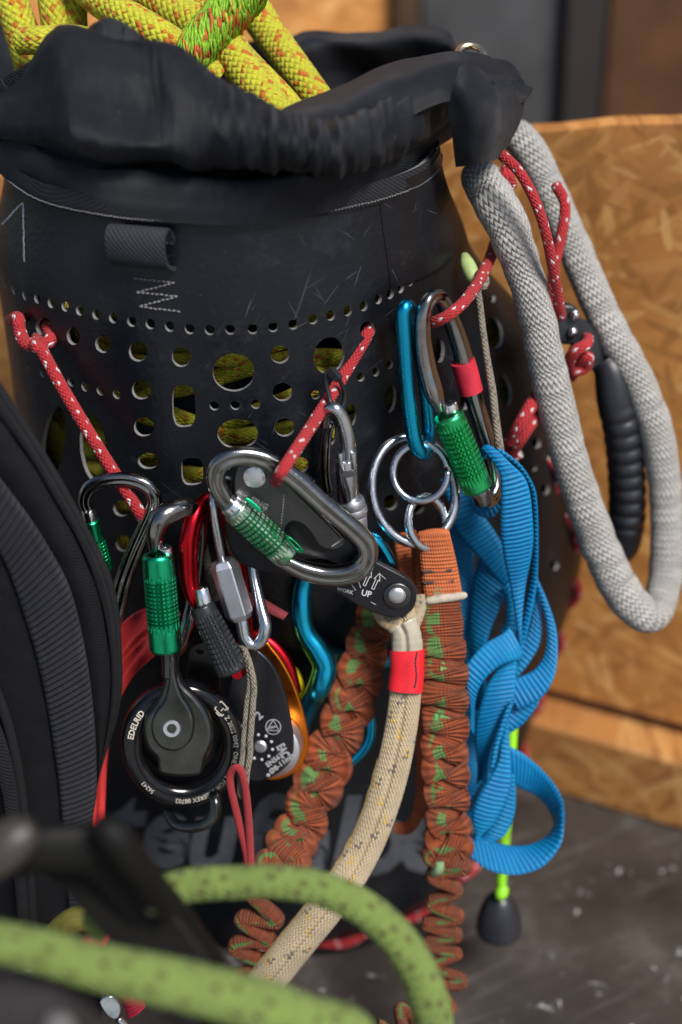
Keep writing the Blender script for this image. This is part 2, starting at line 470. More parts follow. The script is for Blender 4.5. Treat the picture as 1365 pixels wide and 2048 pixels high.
row = [(10,568),(28,580),(50,590),(75,597),(103,606),(131,613),(160,621),(193,629),(227,636),(264,643),(301,648),(340,653),(380,658),(420,660),(461,659),(506,658),(547,654),(587,649),(627,638),(662,631),(696,622),(728,612),(757,598),(781,588),(802,576),(821,562),(839,549),(856,536),(873,524),(889,511),(906,501),(921,490)]
for a, b in row:
    u = bag_uv(a, b)
    if u: holes.append(hole_uv(u[0], u[1], .0034))
    else: print("row miss", a, b)
for a, b in [(5,719),(29,728),(58,735),(85,745),(115,754),(142,764),(170,774),(201,782),(234,789),(429,812),(471,811),(512,809),(632,790),(722,754),(752,744),(780,729)]:
    u = bag_uv(a, b)
    if u: holes.append(hole_uv(u[0], u[1], .0032))
med = [(147,672,13,18,-8),(206,688,15,18,-8),(277,703,19,20,0),(363,714,19,20,0),(468,745,42,38,0),(561,709,19,18,0),(566,784,20,18,0),(570,855,20,18,0),(283,780,19,19,0),(288,854,20,19,0),(297,922,21,16,0),(476,868,41,30,0),
 (108,884,22,72,8),(187,897,26,68,-6),(28,783,20,30,0),(24,660,17,33,0),(88,653,16,18,0),(659,711,31,37,15),(736,660,15,17,0),(701,832,13,24,10),(658,850,14,40,-8),
 (782,797,11,28,5),(782,868,14,42,5),(244,1017,17,16,0),(247,1087,15,16,0),(782,1005,14,15,0),(600,930,18,16,0),(690,960,16,16,0),(835,1015,14,13,0),(880,700,10,26,0),(1001,565,9,14,-10),(955,460,6,9,-10),(986,597,6,8,-10),
 (989,665,18,32,-10),(1011,781,13,32,-10),(1073,886,9,11,-10),(1068,936,7,6,0),(1091,978,9,11,-10),(930,800,9,20,0),(1132,1240,12,18,0),(1110,1130,8,10,0),(960,600,7,12,-10)]
for cx, cy, rx, ry, tl in med:
    h = hole_px(cx, cy, rx, ry, tl)
    if h: holes.append(h)
for cx, cy, rx, ry, tl in [(368,812,23,42,-2),(385,943,22,27,-3)]:
    holes.append(hole_px(cx, cy, rx, ry, tl, sq=3.2))
def in_poly(x, y, P):
    c = False; j = len(P)-1
    for i in range(len(P)):
        if (P[i][1] > y) != (P[j][1] > y) and x < (P[j][0]-P[i][0])*(y-P[i][1])/(P[j][1]-P[i][1])+P[i][0]: c = not c
        j = i
    return c
# overlapping holes are dropped
hb = []
for h in holes:
    xs = [p[0] for p in h]; ys = [p[1] for p in h]; b = (min(xs)-.001, max(xs)+.001, min(ys)-.001, max(ys)+.001)
    if all(b[1] < c[1][0] or b[0] > c[1][1] or b[3] < c[1][2] or b[2] > c[1][3] for c in hb): hb.append((h, b))
ZT = .634; SM = math.pi*SS
pts = []; edges = []
def loop(L):
    k = len(pts); pts.extend(Vector(p) for p in L); m = len(L)
    edges.extend((k+i, k+(i+1) % m) for i in range(m))
NB_ = 140; NV = 82
loop([(-SM+2*SM*i/NB_, 0) for i in range(NB_)] + [(SM, ZT*i/NV) for i in range(NV)] + [(SM-2*SM*i/NB_, ZT) for i in range(NB_)] + [(-SM, ZT-ZT*i/NV) for i in range(NV)])
n_out = len(pts)
for h, b in hb: loop(h)
for i in range(1, NB_):
    for j in range(1, NV):
        x = -SM+2*SM*(i+.5*(j % 2))/NB_; y = ZT*j/NV
        if x >= SM-.001: continue
        ok = True
        for h, b in hb:
            if b[0]-.002 < x < b[1]+.002 and b[2]-.002 < y < b[3]+.002:
                if in_poly(x, y, h) or min((x-p[0])**2+(y-p[1])**2 for p in h) < .003**2: ok = False; break
        if ok: pts.append(Vector((x, y)))
vo, eo, fo, _, _, _ = delaunay_2d_cdt(pts, edges, [], 0, 1e-7)
keep = []
for f in fo:
    x = sum(vo[i].x for i in f)/3; y = sum(vo[i].y for i in f)/3
    if not any(b[0] < x < b[1] and b[2] < y < b[3] and in_poly(x, y, h) for h, b in hb): keep.append(tuple(f))
def shell_mesh():
    mb = MB(); T = .0026; n = len(vo)
    for p in vo: mb.v.append(bag(p.x/SS, p.y))
    for p in vo: mb.v.append(bag(p.x/SS, p.y, -T))
    cnt = {}
    for f in keep:
        u = [(vo[i].x, vo[i].y) for i in f]
        mb.face(f, u); mb.face([i+n for i in f[::-1]], u[::-1])
        for a, b in ((f[0], f[1]), (f[1], f[2]), (f[2], f[0])): cnt[(a, b)] = 1
    for a, b in list(cnt):
        if (b, a) not in cnt: mb.face((a, a+n, b+n, b), None, 1)
    return mb
def shell_mat():
    q = NB('black scuffed tarpaulin'); o = q.obj()
    n = q.noise(14, 6, .65)
    col = q.ramp(n, [(.3, (.0018, .0025, .004)), (.7, (.005, .0065, .010))])
    sc = None
    for rot, k, th in ((.4, 26, .69), (-.7, 30, .70), (1.2, 22, .70), (2.0, 34, .71), (.9, 44, .71)):
        s_ = q.noise(1, 3, .55, q.vmap(o, (k*.6, k*.6, k*15), (0, rot, rot*.4), (rot, 2*rot, 0)))
        s_ = q.step(s_, th, th+.015); sc = s_ if sc is None else q.math('MAXIMUM', sc, s_)
    sc = q.math('MULTIPLY', sc, q.step(q.noise(9, 3, .6), .45, .6))
    dust = q.step(q.noise(900, 2, .5), .70, .78)
    sm = q.math('MULTIPLY', q.step(q.noise(22, 7, .75), .54, .72), .30)
    col = q.mix(sm, col, (.045, .05, .06))
    col = q.mix(q.math('MULTIPLY', sc, .32), col, (.14, .15, .17))
    col = q.mix(q.math('MULTIPLY', dust, .14), col, (.25, .25, .27))
    q.set(Base_Color=col, Roughness=q.math('MULTIPLY_ADD', q.noise(30, 6, .7), .22, .27))
    q.b.inputs['Specular IOR Level'].default_value = .36
    q.bump(q.math('ADD', q.noise(1, 3, .6, q.vmap(o, (260, 260, 260))), q.math('MULTIPLY', q.noise(16, 3, .5), 3)), .3, .0012)
    return q.m
M_shell = shell_mat()
M_cut = simple('dusty cut edge', (.17, .165, .16), .85, vscale=300, var=.4)
bag_root = thing('rope_bag', 'tall black perforated rope bag with a gathered black cloth collar and grey lettering', 'bag', (-.05, 1.02, .001))
build('shell', shell_mesh(), [M_shell, M_cut], bag_root, sharp=50, weld=True)
mb = MB(); b0 = mb.grid([[bag(-math.pi+2*math.pi*i/60, .006, -.003) for i in range(60)]]); mb.fan([b0+i for i in range(60)])
build('base', mb, M_shell, bag_root)
# overlapping upper panel whose free edge shows on the right
mb = MB(); rows = []
for i in range(31):
    t = i/30; th = R(lerp(45, 83.0, t)); o_ = .0004+.0028*sstep(0, .35, t)
    rows.append([bag(th, z, o_) for z in [lerp(.566, .632, k/8) for k in range(9)]])
th = R(83.2); rows.append([bag(th, lerp(.566, .632, k/8), -.001) for k in range(9)])
mb.grid(rows); build('overlap_panel', mb, M_shell, bag_root, sharp=40)
# hem band and its stitching
M_thread = simple('grey thread', (.16, .155, .16), .8, vscale=500, var=.3)
M_mesh = woven('ballistic cloth band', (.016, .017, .021), obj_space=True, scale=2600, bump=.9, dist=.0008, twill=False, spec=.35)
mb = MB(); mb.grid([[bag(R(-110+ i*1.0), z, o_) for z, o_ in ((.6215, .0004), (.6222, .0022), (.628, .0026), (.636, .0024))] for i in range(0, 206)])
hem_ = build('hem_band', mb, M_mesh, bag_root)
mb = MB()
for i in range(-104, 92):
    a0 = R(i*1.0); a1 = R(i*1.0+.72)
    dz = random.uniform(-.0002, .0002)
    mb.tube([bag(a0, .6243+dz, .0024), bag((a0+a1)/2, .6243+dz, .0034), bag(a1, .6243+dz, .0024)], .0004, nu=6)
tag(build('hem_stitching', mb, M_thread, hem_), kind='stuff')

def ribbon(mb, path, prof, closed=False, nrm=None, **k): mb.tube(path, 1.0, prof=prof, closed=closed, up=nrm, **k)

# webbing pull tab sewn to the shell, with its bar tacks
M_tab = woven('black ribbed tab webbing', (.022, .024, .029), cu=24, cv=620, bump=.7, dist=.0006, spec=.35)
def tab_mesh():
    mb = MB(); rows = []; W0, W1 = 236, 352
    c = on_bag(294, 480); n_ = Vector((c.x-bag_c(c.z)[0], c.y-bag_c(c.z)[1], 0)).normalized()
    prof = catmull([(0.000, .001), (.006, .0125), (.013, .012), (.0165, .004), (.014, -.008), (.006, -.0135), (.001, -.015), (.0004, -.022)], 40)
    inner = [(max(.0006, a-.0018*(1 if k < 30 else .4)), b*.86) for k, (a, b) in enumerate(prof)]
    nW = 26
    for i in range(nW+1):
        px = lerp(W0, W1, i/nW); py = 487+ (px-294)*.085
        base = on_bag(px, py, 0)
        rows.append([base+n_*a+Vector((0, 0, b)) for a, b in prof] + [base+n_*a+Vector((0, 0, b)) for a, b in inner[::-1]])
    m = len(rows[0]); b0 = mb.grid(rows, closed_u=True, uv=lambda i, j: (i/nW, j*.0014))
    for e in (0, nW):
        for j in range(39): mb.face((b0+e*m+j, b0+e*m+j+1, b0+e*m+m-2-j, b0+e*m+m-1-j))
    return mb
tab_ = build('pull_tab', tab_mesh(), M_tab, bag_root, sharp=60)
mb = MB()
zz = [(268,556),(350,566),(272,585),(356,593),(278,613),(362,624)]
for (a, b), (c, d) in zip(zz, zz[1:]):
    nst = 9
    for k in range(nst):
        t0, t1 = (k+.1)/nst, (k+.85)/nst
        P = [on_bag(lerp(a, c, t), lerp(b, d, t)+random.uniform(-1, 1), o_) for t, o_ in ((t0, .0002), ((t0+t1)/2, .0009), (t1, .0002))]
        mb.tube(P, .00055, nu=6)
tag(build('tab_stitching', mb, M_thread, tab_), kind='stuff')
# chalk strokes at the upper left
mb = MB()
for L in ([(46,404),(47,440),(48,480),(49,523)], [(46,404),(30,420),(16,436),(4,448)]):
    P = catmull([(a, b) for a, b in L], 24)
    r0 = [p for p in (on_bag(a-1.8+random.uniform(-.7,.7), b, .0004) for a, b in P) if p]; r1 = [p for p in (on_bag(a+1.8+random.uniform(-.7,.7), b+1.5, .0004) for a, b in P) if p]
    k_ = min(len(r0), len(r1)); mb.grid([r0[:k_], r1[:k_]])
build('chalk_mark', mb, simple('chalk', (.3, .3, .31), .95, vscale=400, var=.5), bag_root)

# ------------------------------------------------------------------ lettering helper
def text_tris(s, size=1.0, bold=0.0, shear=0.0, res=3):
    c = bpy.data.curves.new('t', 'FONT'); c.body = s; c.size = size; c.offset = bold; c.shear = shear; c.resolution_u = res
    o = bpy.data.objects.new('t', c); COL.objects.link(o)
    dg = bpy.context.evaluated_depsgraph_get(); me = bpy.data.meshes.new_from_object(o.evaluated_get(dg))
    V = [v.co.copy() for v in me.vertices]; F = [tuple(p.vertices) for p in me.polygons]
    bpy.data.objects.remove(o); bpy.data.curves.remove(c); bpy.data.meshes.remove(me)
    return V, F
def subdivide(V, F, maxlen):
    bm = bmesh.new(); vs = [bm.verts.new(v) for v in V]
    for f in F:
        try: bm.faces.new([vs[i] for i in f])
        except ValueError: pass
    bmesh.ops.triangulate(bm, faces=bm.faces)
    for _ in range(6):
        e = [x for x in bm.edges if x.calc_length() > maxlen]
        if not e: break
        bmesh.ops.subdivide_edges(bm, edges=e, cuts=1); bmesh.ops.triangulate(bm, faces=bm.faces)
    bm.verts.index_update(); V = [v.co.copy() for v in bm.verts]; F = [tuple(v.index for v in f.verts) for f in bm.faces]; bm.free()
    return V, F
def text_mb(s, fn, size=1.0, bold=0., shear=0., maxlen=None, align='L', res=3):
    V, F = text_tris(s, size, bold, shear, res)
    if not V: return MB()
    if maxlen: V, F = subdivide(V, F, maxlen)
    x0 = min(v.x for v in V); x1 = max(v.x for v in V); sh = {'L': 0, 'C': -(x0+x1)/2, 'R': -x1}[align]
    mb = MB(); mb.v = [fn(v.x+sh, v.y) for v in V]
    for f in F: mb.face(f)
    return mb
# grey lettering round the foot of the bag, one glyph at a time
M_print = simple('worn grey print', (.11, .115, .13), .75, vscale=120, var=.2, wear=((.03, .032, .036), 60, .64))
mb = MB(); S = 214.
for ch, px, py in (('t', 205, 1726), ('e', 272, 1732), ('u', 366, 1738), ('f', 476, 1742), ('e', 552, 1744), ('l', 656, 1744), ('b', 702, 1743), ('e', 790, 1738), ('r', 890, 1726)):
    mb.add(text_mb(ch, lambda x, y: on_bag(px+x*.95, py-y-x*.02, .0006) or Vector((0, 1, 0)), S, bold=6.5, shear=.22, maxlen=22))
build('lettering', mb, M_print, bag_root)

# ------------------------------------------------------------------ the gathered collar
XS = [-110, -60, 0, 100, 200, 300, 400, 500, 600, 700, 800, 900, 960]
def seamY(px):
    best = None
    lo, hi = 200, 480
    return None
def yb(px): # depth plane of the hem below this column
    return tab([-110, -60, 0, 100, 200, 300, 400, 500, 600, 700, 800, 900, 960], [1.0, .96, .925, .872, .842, .825, .817, .815, .823, .842, .882, .965, 1.0], px)
RAILS = [  # (y at each column, depth offset)
 ([300, 322, 348, 392, 424, 441, 449, 448, 438, 408, 356, 280, 262], [-.003]*13),
 ([285, 305, 322, 362, 391, 404, 410, 408, 396, 370, 326, 262, 245], [-.006]*13),
 ([262, 280, 292, 326, 350, 352, 362, 366, 356, 338, 304, 240, 225], [-.004]*13),
 ([250, 262, 272, 298, 325, 333, 345, 350, 346, 332, 298, 232, 220], [.016, .016, .016, .016, .018, .022, .024, .024, .022, .016, .012, .010, .01]),
 ([236, 246, 255, 276, 300, 318, 326, 334, 340, 340, 308, 228, 214], [-.004, -.006, -.008, -.01, -.012, -.008, -.008, -.01, -.014, -.020, -.020, -.016, -.01]),
 ([215, 226, 236, 252, 272, 290, 300, 312, 326, 330, 296, 214, 200], [-.012, -.014, -.016, -.020, -.022, -.020, -.020, -.024, -.028, -.032, -.032, -.03, -.02]),
 ([195, 200, 205, 196, 190, 208, 240, 275, 298, 305, 262, 190, 178], [-.014, -.016, -.018, -.014, -.010, -.010, -.022, -.030, -.036, -.040, -.038, -.036, -.026]),
 ([180, 180, 185, 140, 122, 145, 190, 238, 270, 276, 232, 168, 160], [-.010, -.010, -.010, -.006, -.004, -.006, -.018, -.028, -.036, -.040, -.038, -.034, -.024]),
 ([172, 172, 172, 95, 64, 86, 146, 202, 242, 250, 205, 150, 148], [.0, .0, .0, .002, .004, .004, -.006, -.016, -.024, -.028, -.026, -.022, -.014]),
 ([185, 185, 180, 100, 66, 90, 140, 192, 232, 240, 195, 142, 142], [.02, .02, .02, .022, .024, .024, .012, .002, -.008, -.012, -.012, -.006, 0]),
 ([260, 260, 250, 180, 150, 170, 210, 250, 285, 285, 235, 182, 180], [.04, .04, .04, .042, .044, .044, .032, .022, .012, .008, .008, .014, .02]),
]
def collar_mesh():
    NC, NR = 680, 120
    cols = []
    rl = [[(x, y, yb(x)+(d[k] if len(d) > 1 else d[0])) for k, (x, y) in enumerate(zip(XS, ys))] for ys, d in RAILS]
    rs = []
    for r_ in rl:
        # spline in x, uniform columns
        out = []
        for i in range(NC+1):
            x = lerp(XS[0], XS[-1], i/NC)
            k = max(0, min(len(XS)-2, next((q for q in range(len(XS)-1) if x <= XS[q+1]), len(XS)-2)))
            p = [r_[max(0, min(len(XS)-1, k+q))] for q in (-1, 0, 1, 2)]
            t = (x-XS[k])/(XS[k+1]-XS[k]); t2 = t*t; t3 = t2*t
            f = lambda a, b, c, d: .5*((2*b)+(-a+c)*t+(2*a-5*b+4*c-d)*t2+(-a+3*b-3*c+d)*t3)
            out.append((x, f(*[q[1] for q in p]), f(*[q[2] for q in p])))
        rs.append(out)
    grid = []
    for i in range(NC+1):
        P = catmull([tuple(at(*rs[r_][i])) for r_ in range(len(rs))], NR)
        grid.append([Vector(p) for p in P])
    # wrinkles along the normal
    out = []
    for i in range(NC+1):
        x = lerp(XS[0], XS[-1], i/NC); line = []
        for j in range(NR):
            a = grid[min(NC, i+3)][j]-grid[max(0, i-3)][j]; b = grid[i][min(NR-1, j+1)]-grid[i][max(0, j-1)]
            n_ = a.cross(b); n_ = n_.normalized() if n_.length > 0 else Vector((0, -1, 0))
            if n_.y > 0: n_ = -n_
            t = j/(NR-1); p = grid[i][j]
            hemz = sstep(0, .22, t)
            gath = sstep(400, 580, x)*(1-.8*sstep(830, 920, x))*math.exp(-((t-.60)/.22)**2)
            ph = x/6.8 + 2.6*noise.noise(Vector((x*.012, t*2.0, 4.0))) + t*2.2
            dd = .0046*gath*((1-abs(math.sin(ph*.5)))*.9 + .5*(1-abs(math.sin(ph*.83+1.1))) - .6)
            rg = lambda a, b, c: 1-2*abs(noise.noise(Vector((a, b, c))))
            dd += .0030*hemz*noise.noise(Vector((x*.011, t*5.5, 1.7)))
            kg = .55+.45*sstep(380, 620, x)
            dd += kg*(.0020*hemz*rg(x*.013+t*2.2, t*4.2-x*.006, 21.)+.0012*hemz*rg(x*.034-t*2, t*6+x*.012, 33.))+.0003*hemz*noise.noise(Vector((x*.075, t*14+x*.02, 45.)))
            # soft diagonal folds at the left
            L = (1-sstep(300, 460, x))*hemz
            dd += .0052*L*math.sin(x*.027+t*6.5+1.2*noise.noise(Vector((x*.008, t*2, 9))))*(.35+.65*sstep(.2, .5, t))
            line.append(p+n_*dd)
        out.append(line)
    mb = MB(); mb.grid(out, uv=lambda i, j: (i*.00053, j*.00165)); return mb
def cloth_mat():
    q = NB('black twill nylon'); u, v, _ = q.uv(); o = q.obj()
    h = q.math('SINE', q.math('MULTIPLY', q.math('ADD', u, q.math('MULTIPLY', v, 1.0)), 3900.))
    n = q.noise(18, 5, .6)
    col = q.ramp(n, [(.3, (.0030, .0040, .0062)), (.7, (.0070, .0088, .0130))])
    col = q.mix(q.math('MULTIPLY', q.step(h, .0, .9), .55), col, (.015, .018, .026))
    lint = q.step(q.noise(420, 2, .5), .735, .77); col = q.mix(q.math('MULTIPLY', lint, .35), col, (.25, .22, .18))
    dust = q.noise(60, 6, .7); col = q.mix(q.math('MULTIPLY', q.step(dust, .5, .8), .25), col, (.07, .07, .075))
    q.set(Base_Color=col, Roughness=.60); q.b.inputs['Specular IOR Level'].default_value = .36
    q.b.inputs['Sheen Weight'].default_value = .02; q.b.inputs['Sheen Roughness'].default_value = .4
    q.bump(q.math('ADD', h, q.math('MULTIPLY', q.noise(1200, 3, .6), .6)), .7, .0008)
    return q.m
M_cloth = cloth_mat()
build('collar', collar_mesh(), M_cloth, bag_root)
def cloth_patch(name, rails, nc=80, nr=40, amp=.003, freq=.03, fold=0, parent=bag_root, mat=None, thick=0.0):
    """sheet lofted through rails of (px,py,Y) control points"""
    rs = [catmull([tuple(at(*p)) for p in r_], nc) for r_ in rails]
    grid = []
    for i in range(nc):
        grid.append([Vector(p) for p in catmull([r_[i] for r_ in rs], nr)])
    out = []
    for i in range(nc):
        line = []
        for j in range(nr):
            a = grid[min(nc-1, i+1)][j]-grid[max(0, i-1)][j]; b = grid[i][min(nr-1, j+1)]-grid[i][max(0, j-1)]
            n_ = a.cross(b); n_ = n_.normalized() if n_.length > 0 else Vector((0, -1, 0))
            p = grid[i][j]
            dd = amp*noise.noise(p*freq*1000) + amp*.5*noise.noise(p*freq*2300+Vector((3, 1, 2))) + fold*math.sin(i/nc*40+3*noise.noise(p*20))
            line.append(p+n_*dd)
        out.append(line)
    mb = MB(); mb.grid(out, uv=lambda i, j: (i*.0013, j*.0013))
    if thick:
        g2 = []
        for i in range(nc):
            line = []
            for j in range(nr):
                a = out[min(nc-1, i+1)][j]-out[max(0, i-1)][j]; b = out[i][min(nr-1, j+1)]-out[i][max(0, j-1)]
                n_ = a.cross(b).normalized()
                if n_.y < 0: n_ = -n_
                line.append(out[i][j]+n_*thick)
            g2.append(line)
        mb.grid(g2, uv=lambda i, j: (i*.0013, j*.0013))
        for A in ([(i, 0) for i in range(nc)], [(i, nr-1) for i in range(nc)], [(0, j) for j in range(nr)], [(nc-1, j) for j in range(nr)]):
            mb.grid([[out[i][j] for i, j in A], [g2[i][j] for i, j in A]])
    return build(name, mb, mat or M_cloth, parent, sharp=70)
cloth_patch('collar_lining', [
 [(500,252,.845),(580,214,.86),(650,182,.872),(760,138,.89),(860,106,.91),(930,104,.925),(1000,124,.95),(1040,150,.97)],
 [(510,262,.832),(590,236,.836),(660,214,.842),(765,170,.858),(860,132,.88),(925,128,.90),(985,150,.925),(1030,172,.95)],
 [(515,300,.828),(600,280,.830),(670,262,.832),(770,222,.846),(860,180,.868),(915,170,.885),(975,190,.91),(1025,205,.94)],
 [(520,330,.83),(600,310,.83),(680,300,.833),(770,262,.848),(860,215,.87),(910,205,.885),(970,230,.91),(1020,235,.94)]], amp=.003, freq=.022)
cloth_patch('collar_flap', [
 [(880,150,.90),(930,128,.895),(975,140,.91),(1030,165,.94),(1052,185,.955)],
 [(890,190,.885),(935,180,.875),(985,190,.885),(1035,205,.92),(1050,215,.945)],
 [(903,260,.880),(945,258,.868),(990,256,.875),(1030,250,.91),(1046,240,.94)],
 [(912,334,.880),(950,330,.870),(985,322,.876),(1008,306,.90),(1022,292,.925)]], amp=.0028, freq=.03, thick=.002)
rear_ = cloth_patch('collar_rear', [
 [(560,82,1.06),(600,68,1.075),(650,58,1.085),(705,62,1.085),(765,68,1.08),(830,54,1.07),(895,60,1.055),(918,92,1.035),(960,112,1.01),(1020,126,.99),(1048,160,.97)],
 [(560,110,1.05),(600,95,1.06),(650,86,1.07),(705,90,1.07),(765,96,1.065),(830,82,1.055),(890,90,1.04),(915,112,1.02),(955,130,1.0),(1015,146,.98),(1044,175,.965)],
 [(560,180,1.06),(600,165,1.07),(650,150,1.08),(705,150,1.085),(765,145,1.08),(830,130,1.07),(885,130,1.05),(915,140,1.03),(950,160,1.01),(1005,180,.99),(1035,195,.97)],
 [(560,260,1.06),(600,260,1.08),(650,250,1.085),(705,240,1.09),(765,220,1.085),(830,200,1.075),(885,190,1.06),(915,190,1.04),(950,200,1.02),(1005,215,1.0),(1030,225,.98)]], amp=.006, freq=.02, thick=.0025)
cloth_patch('collar_tail', [
 [(985,168,.925),(1020,160,.93),(1045,168,.935),(1066,176,.94)], [(1000,185,.92),(1028,182,.925),(1050,190,.93),(1062,190,.935)], [(1015,205,.92),(1035,208,.925),(1045,205,.93),(1052,200,.935)]], nc=30, nr=16, amp=.001, thick=.002)
# rear left rim and left side of the collar, behind the ropes
cloth_patch('collar_side', [
 [(-120,40,1.12),(-40,20,1.14),(40,40,1.13),(120,70,1.12),(240,90,1.13),(400,90,1.13),(580,80,1.08)],
 [(-120,180,1.10),(-40,160,1.11),(40,170,1.11),(120,190,1.12),(240,200,1.13),(400,200,1.13),(580,200,1.09)],
 [(-120,330,1.06),(-40,330,1.08),(40,330,1.10),(120,340,1.11),(240,340,1.12),(400,330,1.12),(580,320,1.09)]], amp=.008, freq=.015, thick=.002)
# brass eyelet on the rear rim
mb = MB(); c = at(942, 109, .995); ax = Vector((.05, -.55, .85)).normalized(); s_ = ax.cross(Vector((1, 0, 0))).normalized(); t_ = s_.cross(ax)
mb.tube([c+(t_*math.cos(k*math.pi/16)*.0085+s_*math.sin(k*math.pi/16)*.0085) for k in range(32)], .0024, closed=True, up=ax, nu=12)
build('eyelet', mb, metal('brass eyelet', (.75, .6, .38), .2), rear_)

# ------------------------------------------------------------------ yellow rope stuffed in the bag
M_yel = braid('yellow rope with red flecks', (.52, .50, .030), [((.50, .075, .015), (0, 1, 5, 8, 9, 12), 'a', 1), ((.50, .06, .012), (2, 3, 7, 11), 'b', 1)], N=14, pitch=.0050, bump=.9, sheen=.05, gap=140)
def px_tube(mb, P, n=60, nu=20, closed=False, prof=None, up=None, cap=True, sag=0, wob=0):
    """P: (px,py,Y,r_px)"""
    Q = catmull([(*at(a, b, c), r_*scale_at(a, b, c)) for a, b, c, r_ in P], n, closed)
    pts_ = [Vector(q[:3]) for q in Q]
    if wob: pts_ = [p+Vector((noise.noise(p*90), noise.noise(p*90+Vector((5, 5, 5))), noise.noise(p*90+Vector((9, 2, 5)))))*wob for p in pts_]
    mb.tube(pts_, [q[3] for q in Q], prof=prof, up=up, closed=closed, nu=nu, cap=cap)
    return pts_
mb = MB()
px_tube(mb, [(0,-60,1.00,34),(28,20,.99,35),(52,90,.985,36),(75,170,.98,36)])
px_tube(mb, [(95,-70,1.0,30),(108,10,.985,31),(116,70,.98,31),(125,160,.98,31)])
px_tube(mb, [(160,-60,1.0,26),(150,0,.99,27),(148,50,.985,28),(160,140,.985,28)])
px_tube(mb, [(40,82,.955,27),(90,80,.95,28),(150,76,.955,26),(230,95,.965,26)])
px_tube(mb, [(150,-40,.98,32),(210,8,.965,33),(280,48,.95,34),(350,92,.94,34),(440,160,.935,34)])
px_tube(mb, [(230,-60,1.0,36),(300,-8,.985,38),(360,28,.97,39),(430,70,.955,38),(500,150,.94,37)])
px_tube(mb, [(330,-60,1.03,34),(390,0,1.01,34),(440,60,.98,34),(480,120,.955,35),(560,205,.935,36),(620,280,.93,36)])
px_tube(mb, [(440,-60,1.04,36),(490,-5,1.02,36),(545,75,1.0,34),(600,150,.975,33),(650,220,.96,33)])
px_tube(mb, [(420,20,.965,30),(450,70,.95,34),(480,130,.935,37),(540,210,.915,38),(590,275,.905,38)])
px_tube(mb, [(370,-60,1.08,34),(430,-10,1.06,34),(500,20,1.05,30)])
# coils lying against the inside of the shell
for k in range(30):
    z0 = .30 + .0108*k; off = -.026-.008*((k*7) % 5)/5
    Q = []
    a0 = random.uniform(-25, 25)
    for i in range(0, 61):
        th = R(-112+i*4.0); z = z0+.012*math.sin(th*2+k*1.7)+.006*math.sin(th*5+k)
        if z > .60: z = .60
        Q.append(bag(th, z, off-.004*math.sin(th*4+k*2.2)))
    if k % 9 in (3, 7): continue
    mb.tube(Q, .0058, nu=14)
o = build('rope', mb, M_yel); tag(o, 'yellow rope with red flecks stuffed into the black bag', 'rope')
# fuzzy bound bundle of neon strands lying on the ropes
M_neon = simple('neon green fibre', (.22, .42, .02), .75, vscale=300, var=.35)
M_nred = simple('orange red fibre', (.45, .09, .015), .75, vscale=300, var=.35)
mb = MB()
rnd = random.Random(5)
for k in range(560):
    t = rnd.random(); s0 = rnd.uniform(-1.25, 1.1); ln = rnd.uniform(.35, .8); P = []
    lift = rnd.uniform(0, .003); dr = rnd.uniform(-.05, .05)
    for q_ in range(5):
        ph = s0+ln*(q_/4-.5); tt = t+.16*(q_/4-.5)+dr*(q_/4-.5)
        cx, cy = lerp(505, 385, tt), lerp(-30, 112, tt); s_ = math.sin(max(-1.5, min(1.5, ph)))
        P.append(at(cx+36*s_, cy+31*s_, .945-.026*math.cos(ph)+.012*(1-tt)-lift*math.sin(math.pi*q_/4)))
    mb.tube(P, .0008, nu=5)
    m_ = 1 if (math.floor((t*9+s0*1.3)) % 4 == 0 and rnd.random() < .75) or rnd.random() < .08 else 0
    nf = 4*5+2*5
    for q in range(len(mb.f)-nf, len(mb.f)): mb.mi[q] = m_
px_tube(mb, [(512,-45,.965,26),(450,40,.952,28),(390,108,.944,24),(376,124,.942,10)], nu=16)
o = build('rope_whipping', mb, [M_neon, M_nred]); tag(o, 'fuzzy neon green rope end with red strands at the bag mouth', 'rope end')

LEAN = .07

# ------------------------------------------------------------------ hardware
M_steel = metal('polished dark steel', (.27, .265, .255), .13, dirt=.4, scratch=.2)
M_bright = metal('bright zinc steel', (.50, .51, .53), .17, dirt=.35, scratch=.25)
M_chrome = metal('bright chrome nose', (.78, .78, .8), .16, dirt=.15)
M_black = simple('black anodised alloy', (.012, .012, .015), .3, .35, var=.3, vscale=50, rvar=.1, spec=.6, wear=((.28, .28, .3), 130, .735))
M_gun = metal('gunmetal alloy', (.10, .098, .098), .36, dirt=.35)
M_green = metal('emerald anodised alloy', (.02, .44, .20), .25, dirt=.2, spots=((.4, .5, .42), 160, .74))
M_greenp = metal('bright green anodised alloy', (.04, .50, .16), .25, dirt=.15, spots=((.45, .55, .42), 150, .75))
M_worn = metal('worn pale green alloy', (.42, .53, .40), .26, dirt=.4, spots=((.08, .36, .14), 60, .5))
M_greend = metal('worn green groove', (.018, .22, .085), .34, dirt=.4)
M_sleeveblk = simple('black ribbed sleeve', (.022, .024, .026), .34, .4, var=.3, vscale=80, wear=((.25, .25, .26), 170, .70))
M_red = metal('red anodised alloy', (.55, .012, .02), .25, dirt=.25)
M_redbig = metal('scuffed red anodised alloy', (.74, .05, .05), .27, dirt=.12, metal=.55)
M_blue = metal('blue anodised alloy', (.015, .34, .56), .25, dirt=.15, spots=((.5, .65, .72), 170, .72))
M_copper = metal('copper sheave', (.30, .11, .045), .3, dirt=.2)
M_orange = metal('orange anodised alloy', (.80, .22, .02), .28, dirt=.2)
M_silver = metal('satin silver', (.72, .72, .74), .38, dirt=.25)
M_ink = simple('pale laser print', (.50, .50, .50), .6, vscale=200, var=.2)
M_inkd = simple('faint laser print', (.20, .20, .20), .6, vscale=200, var=.25)

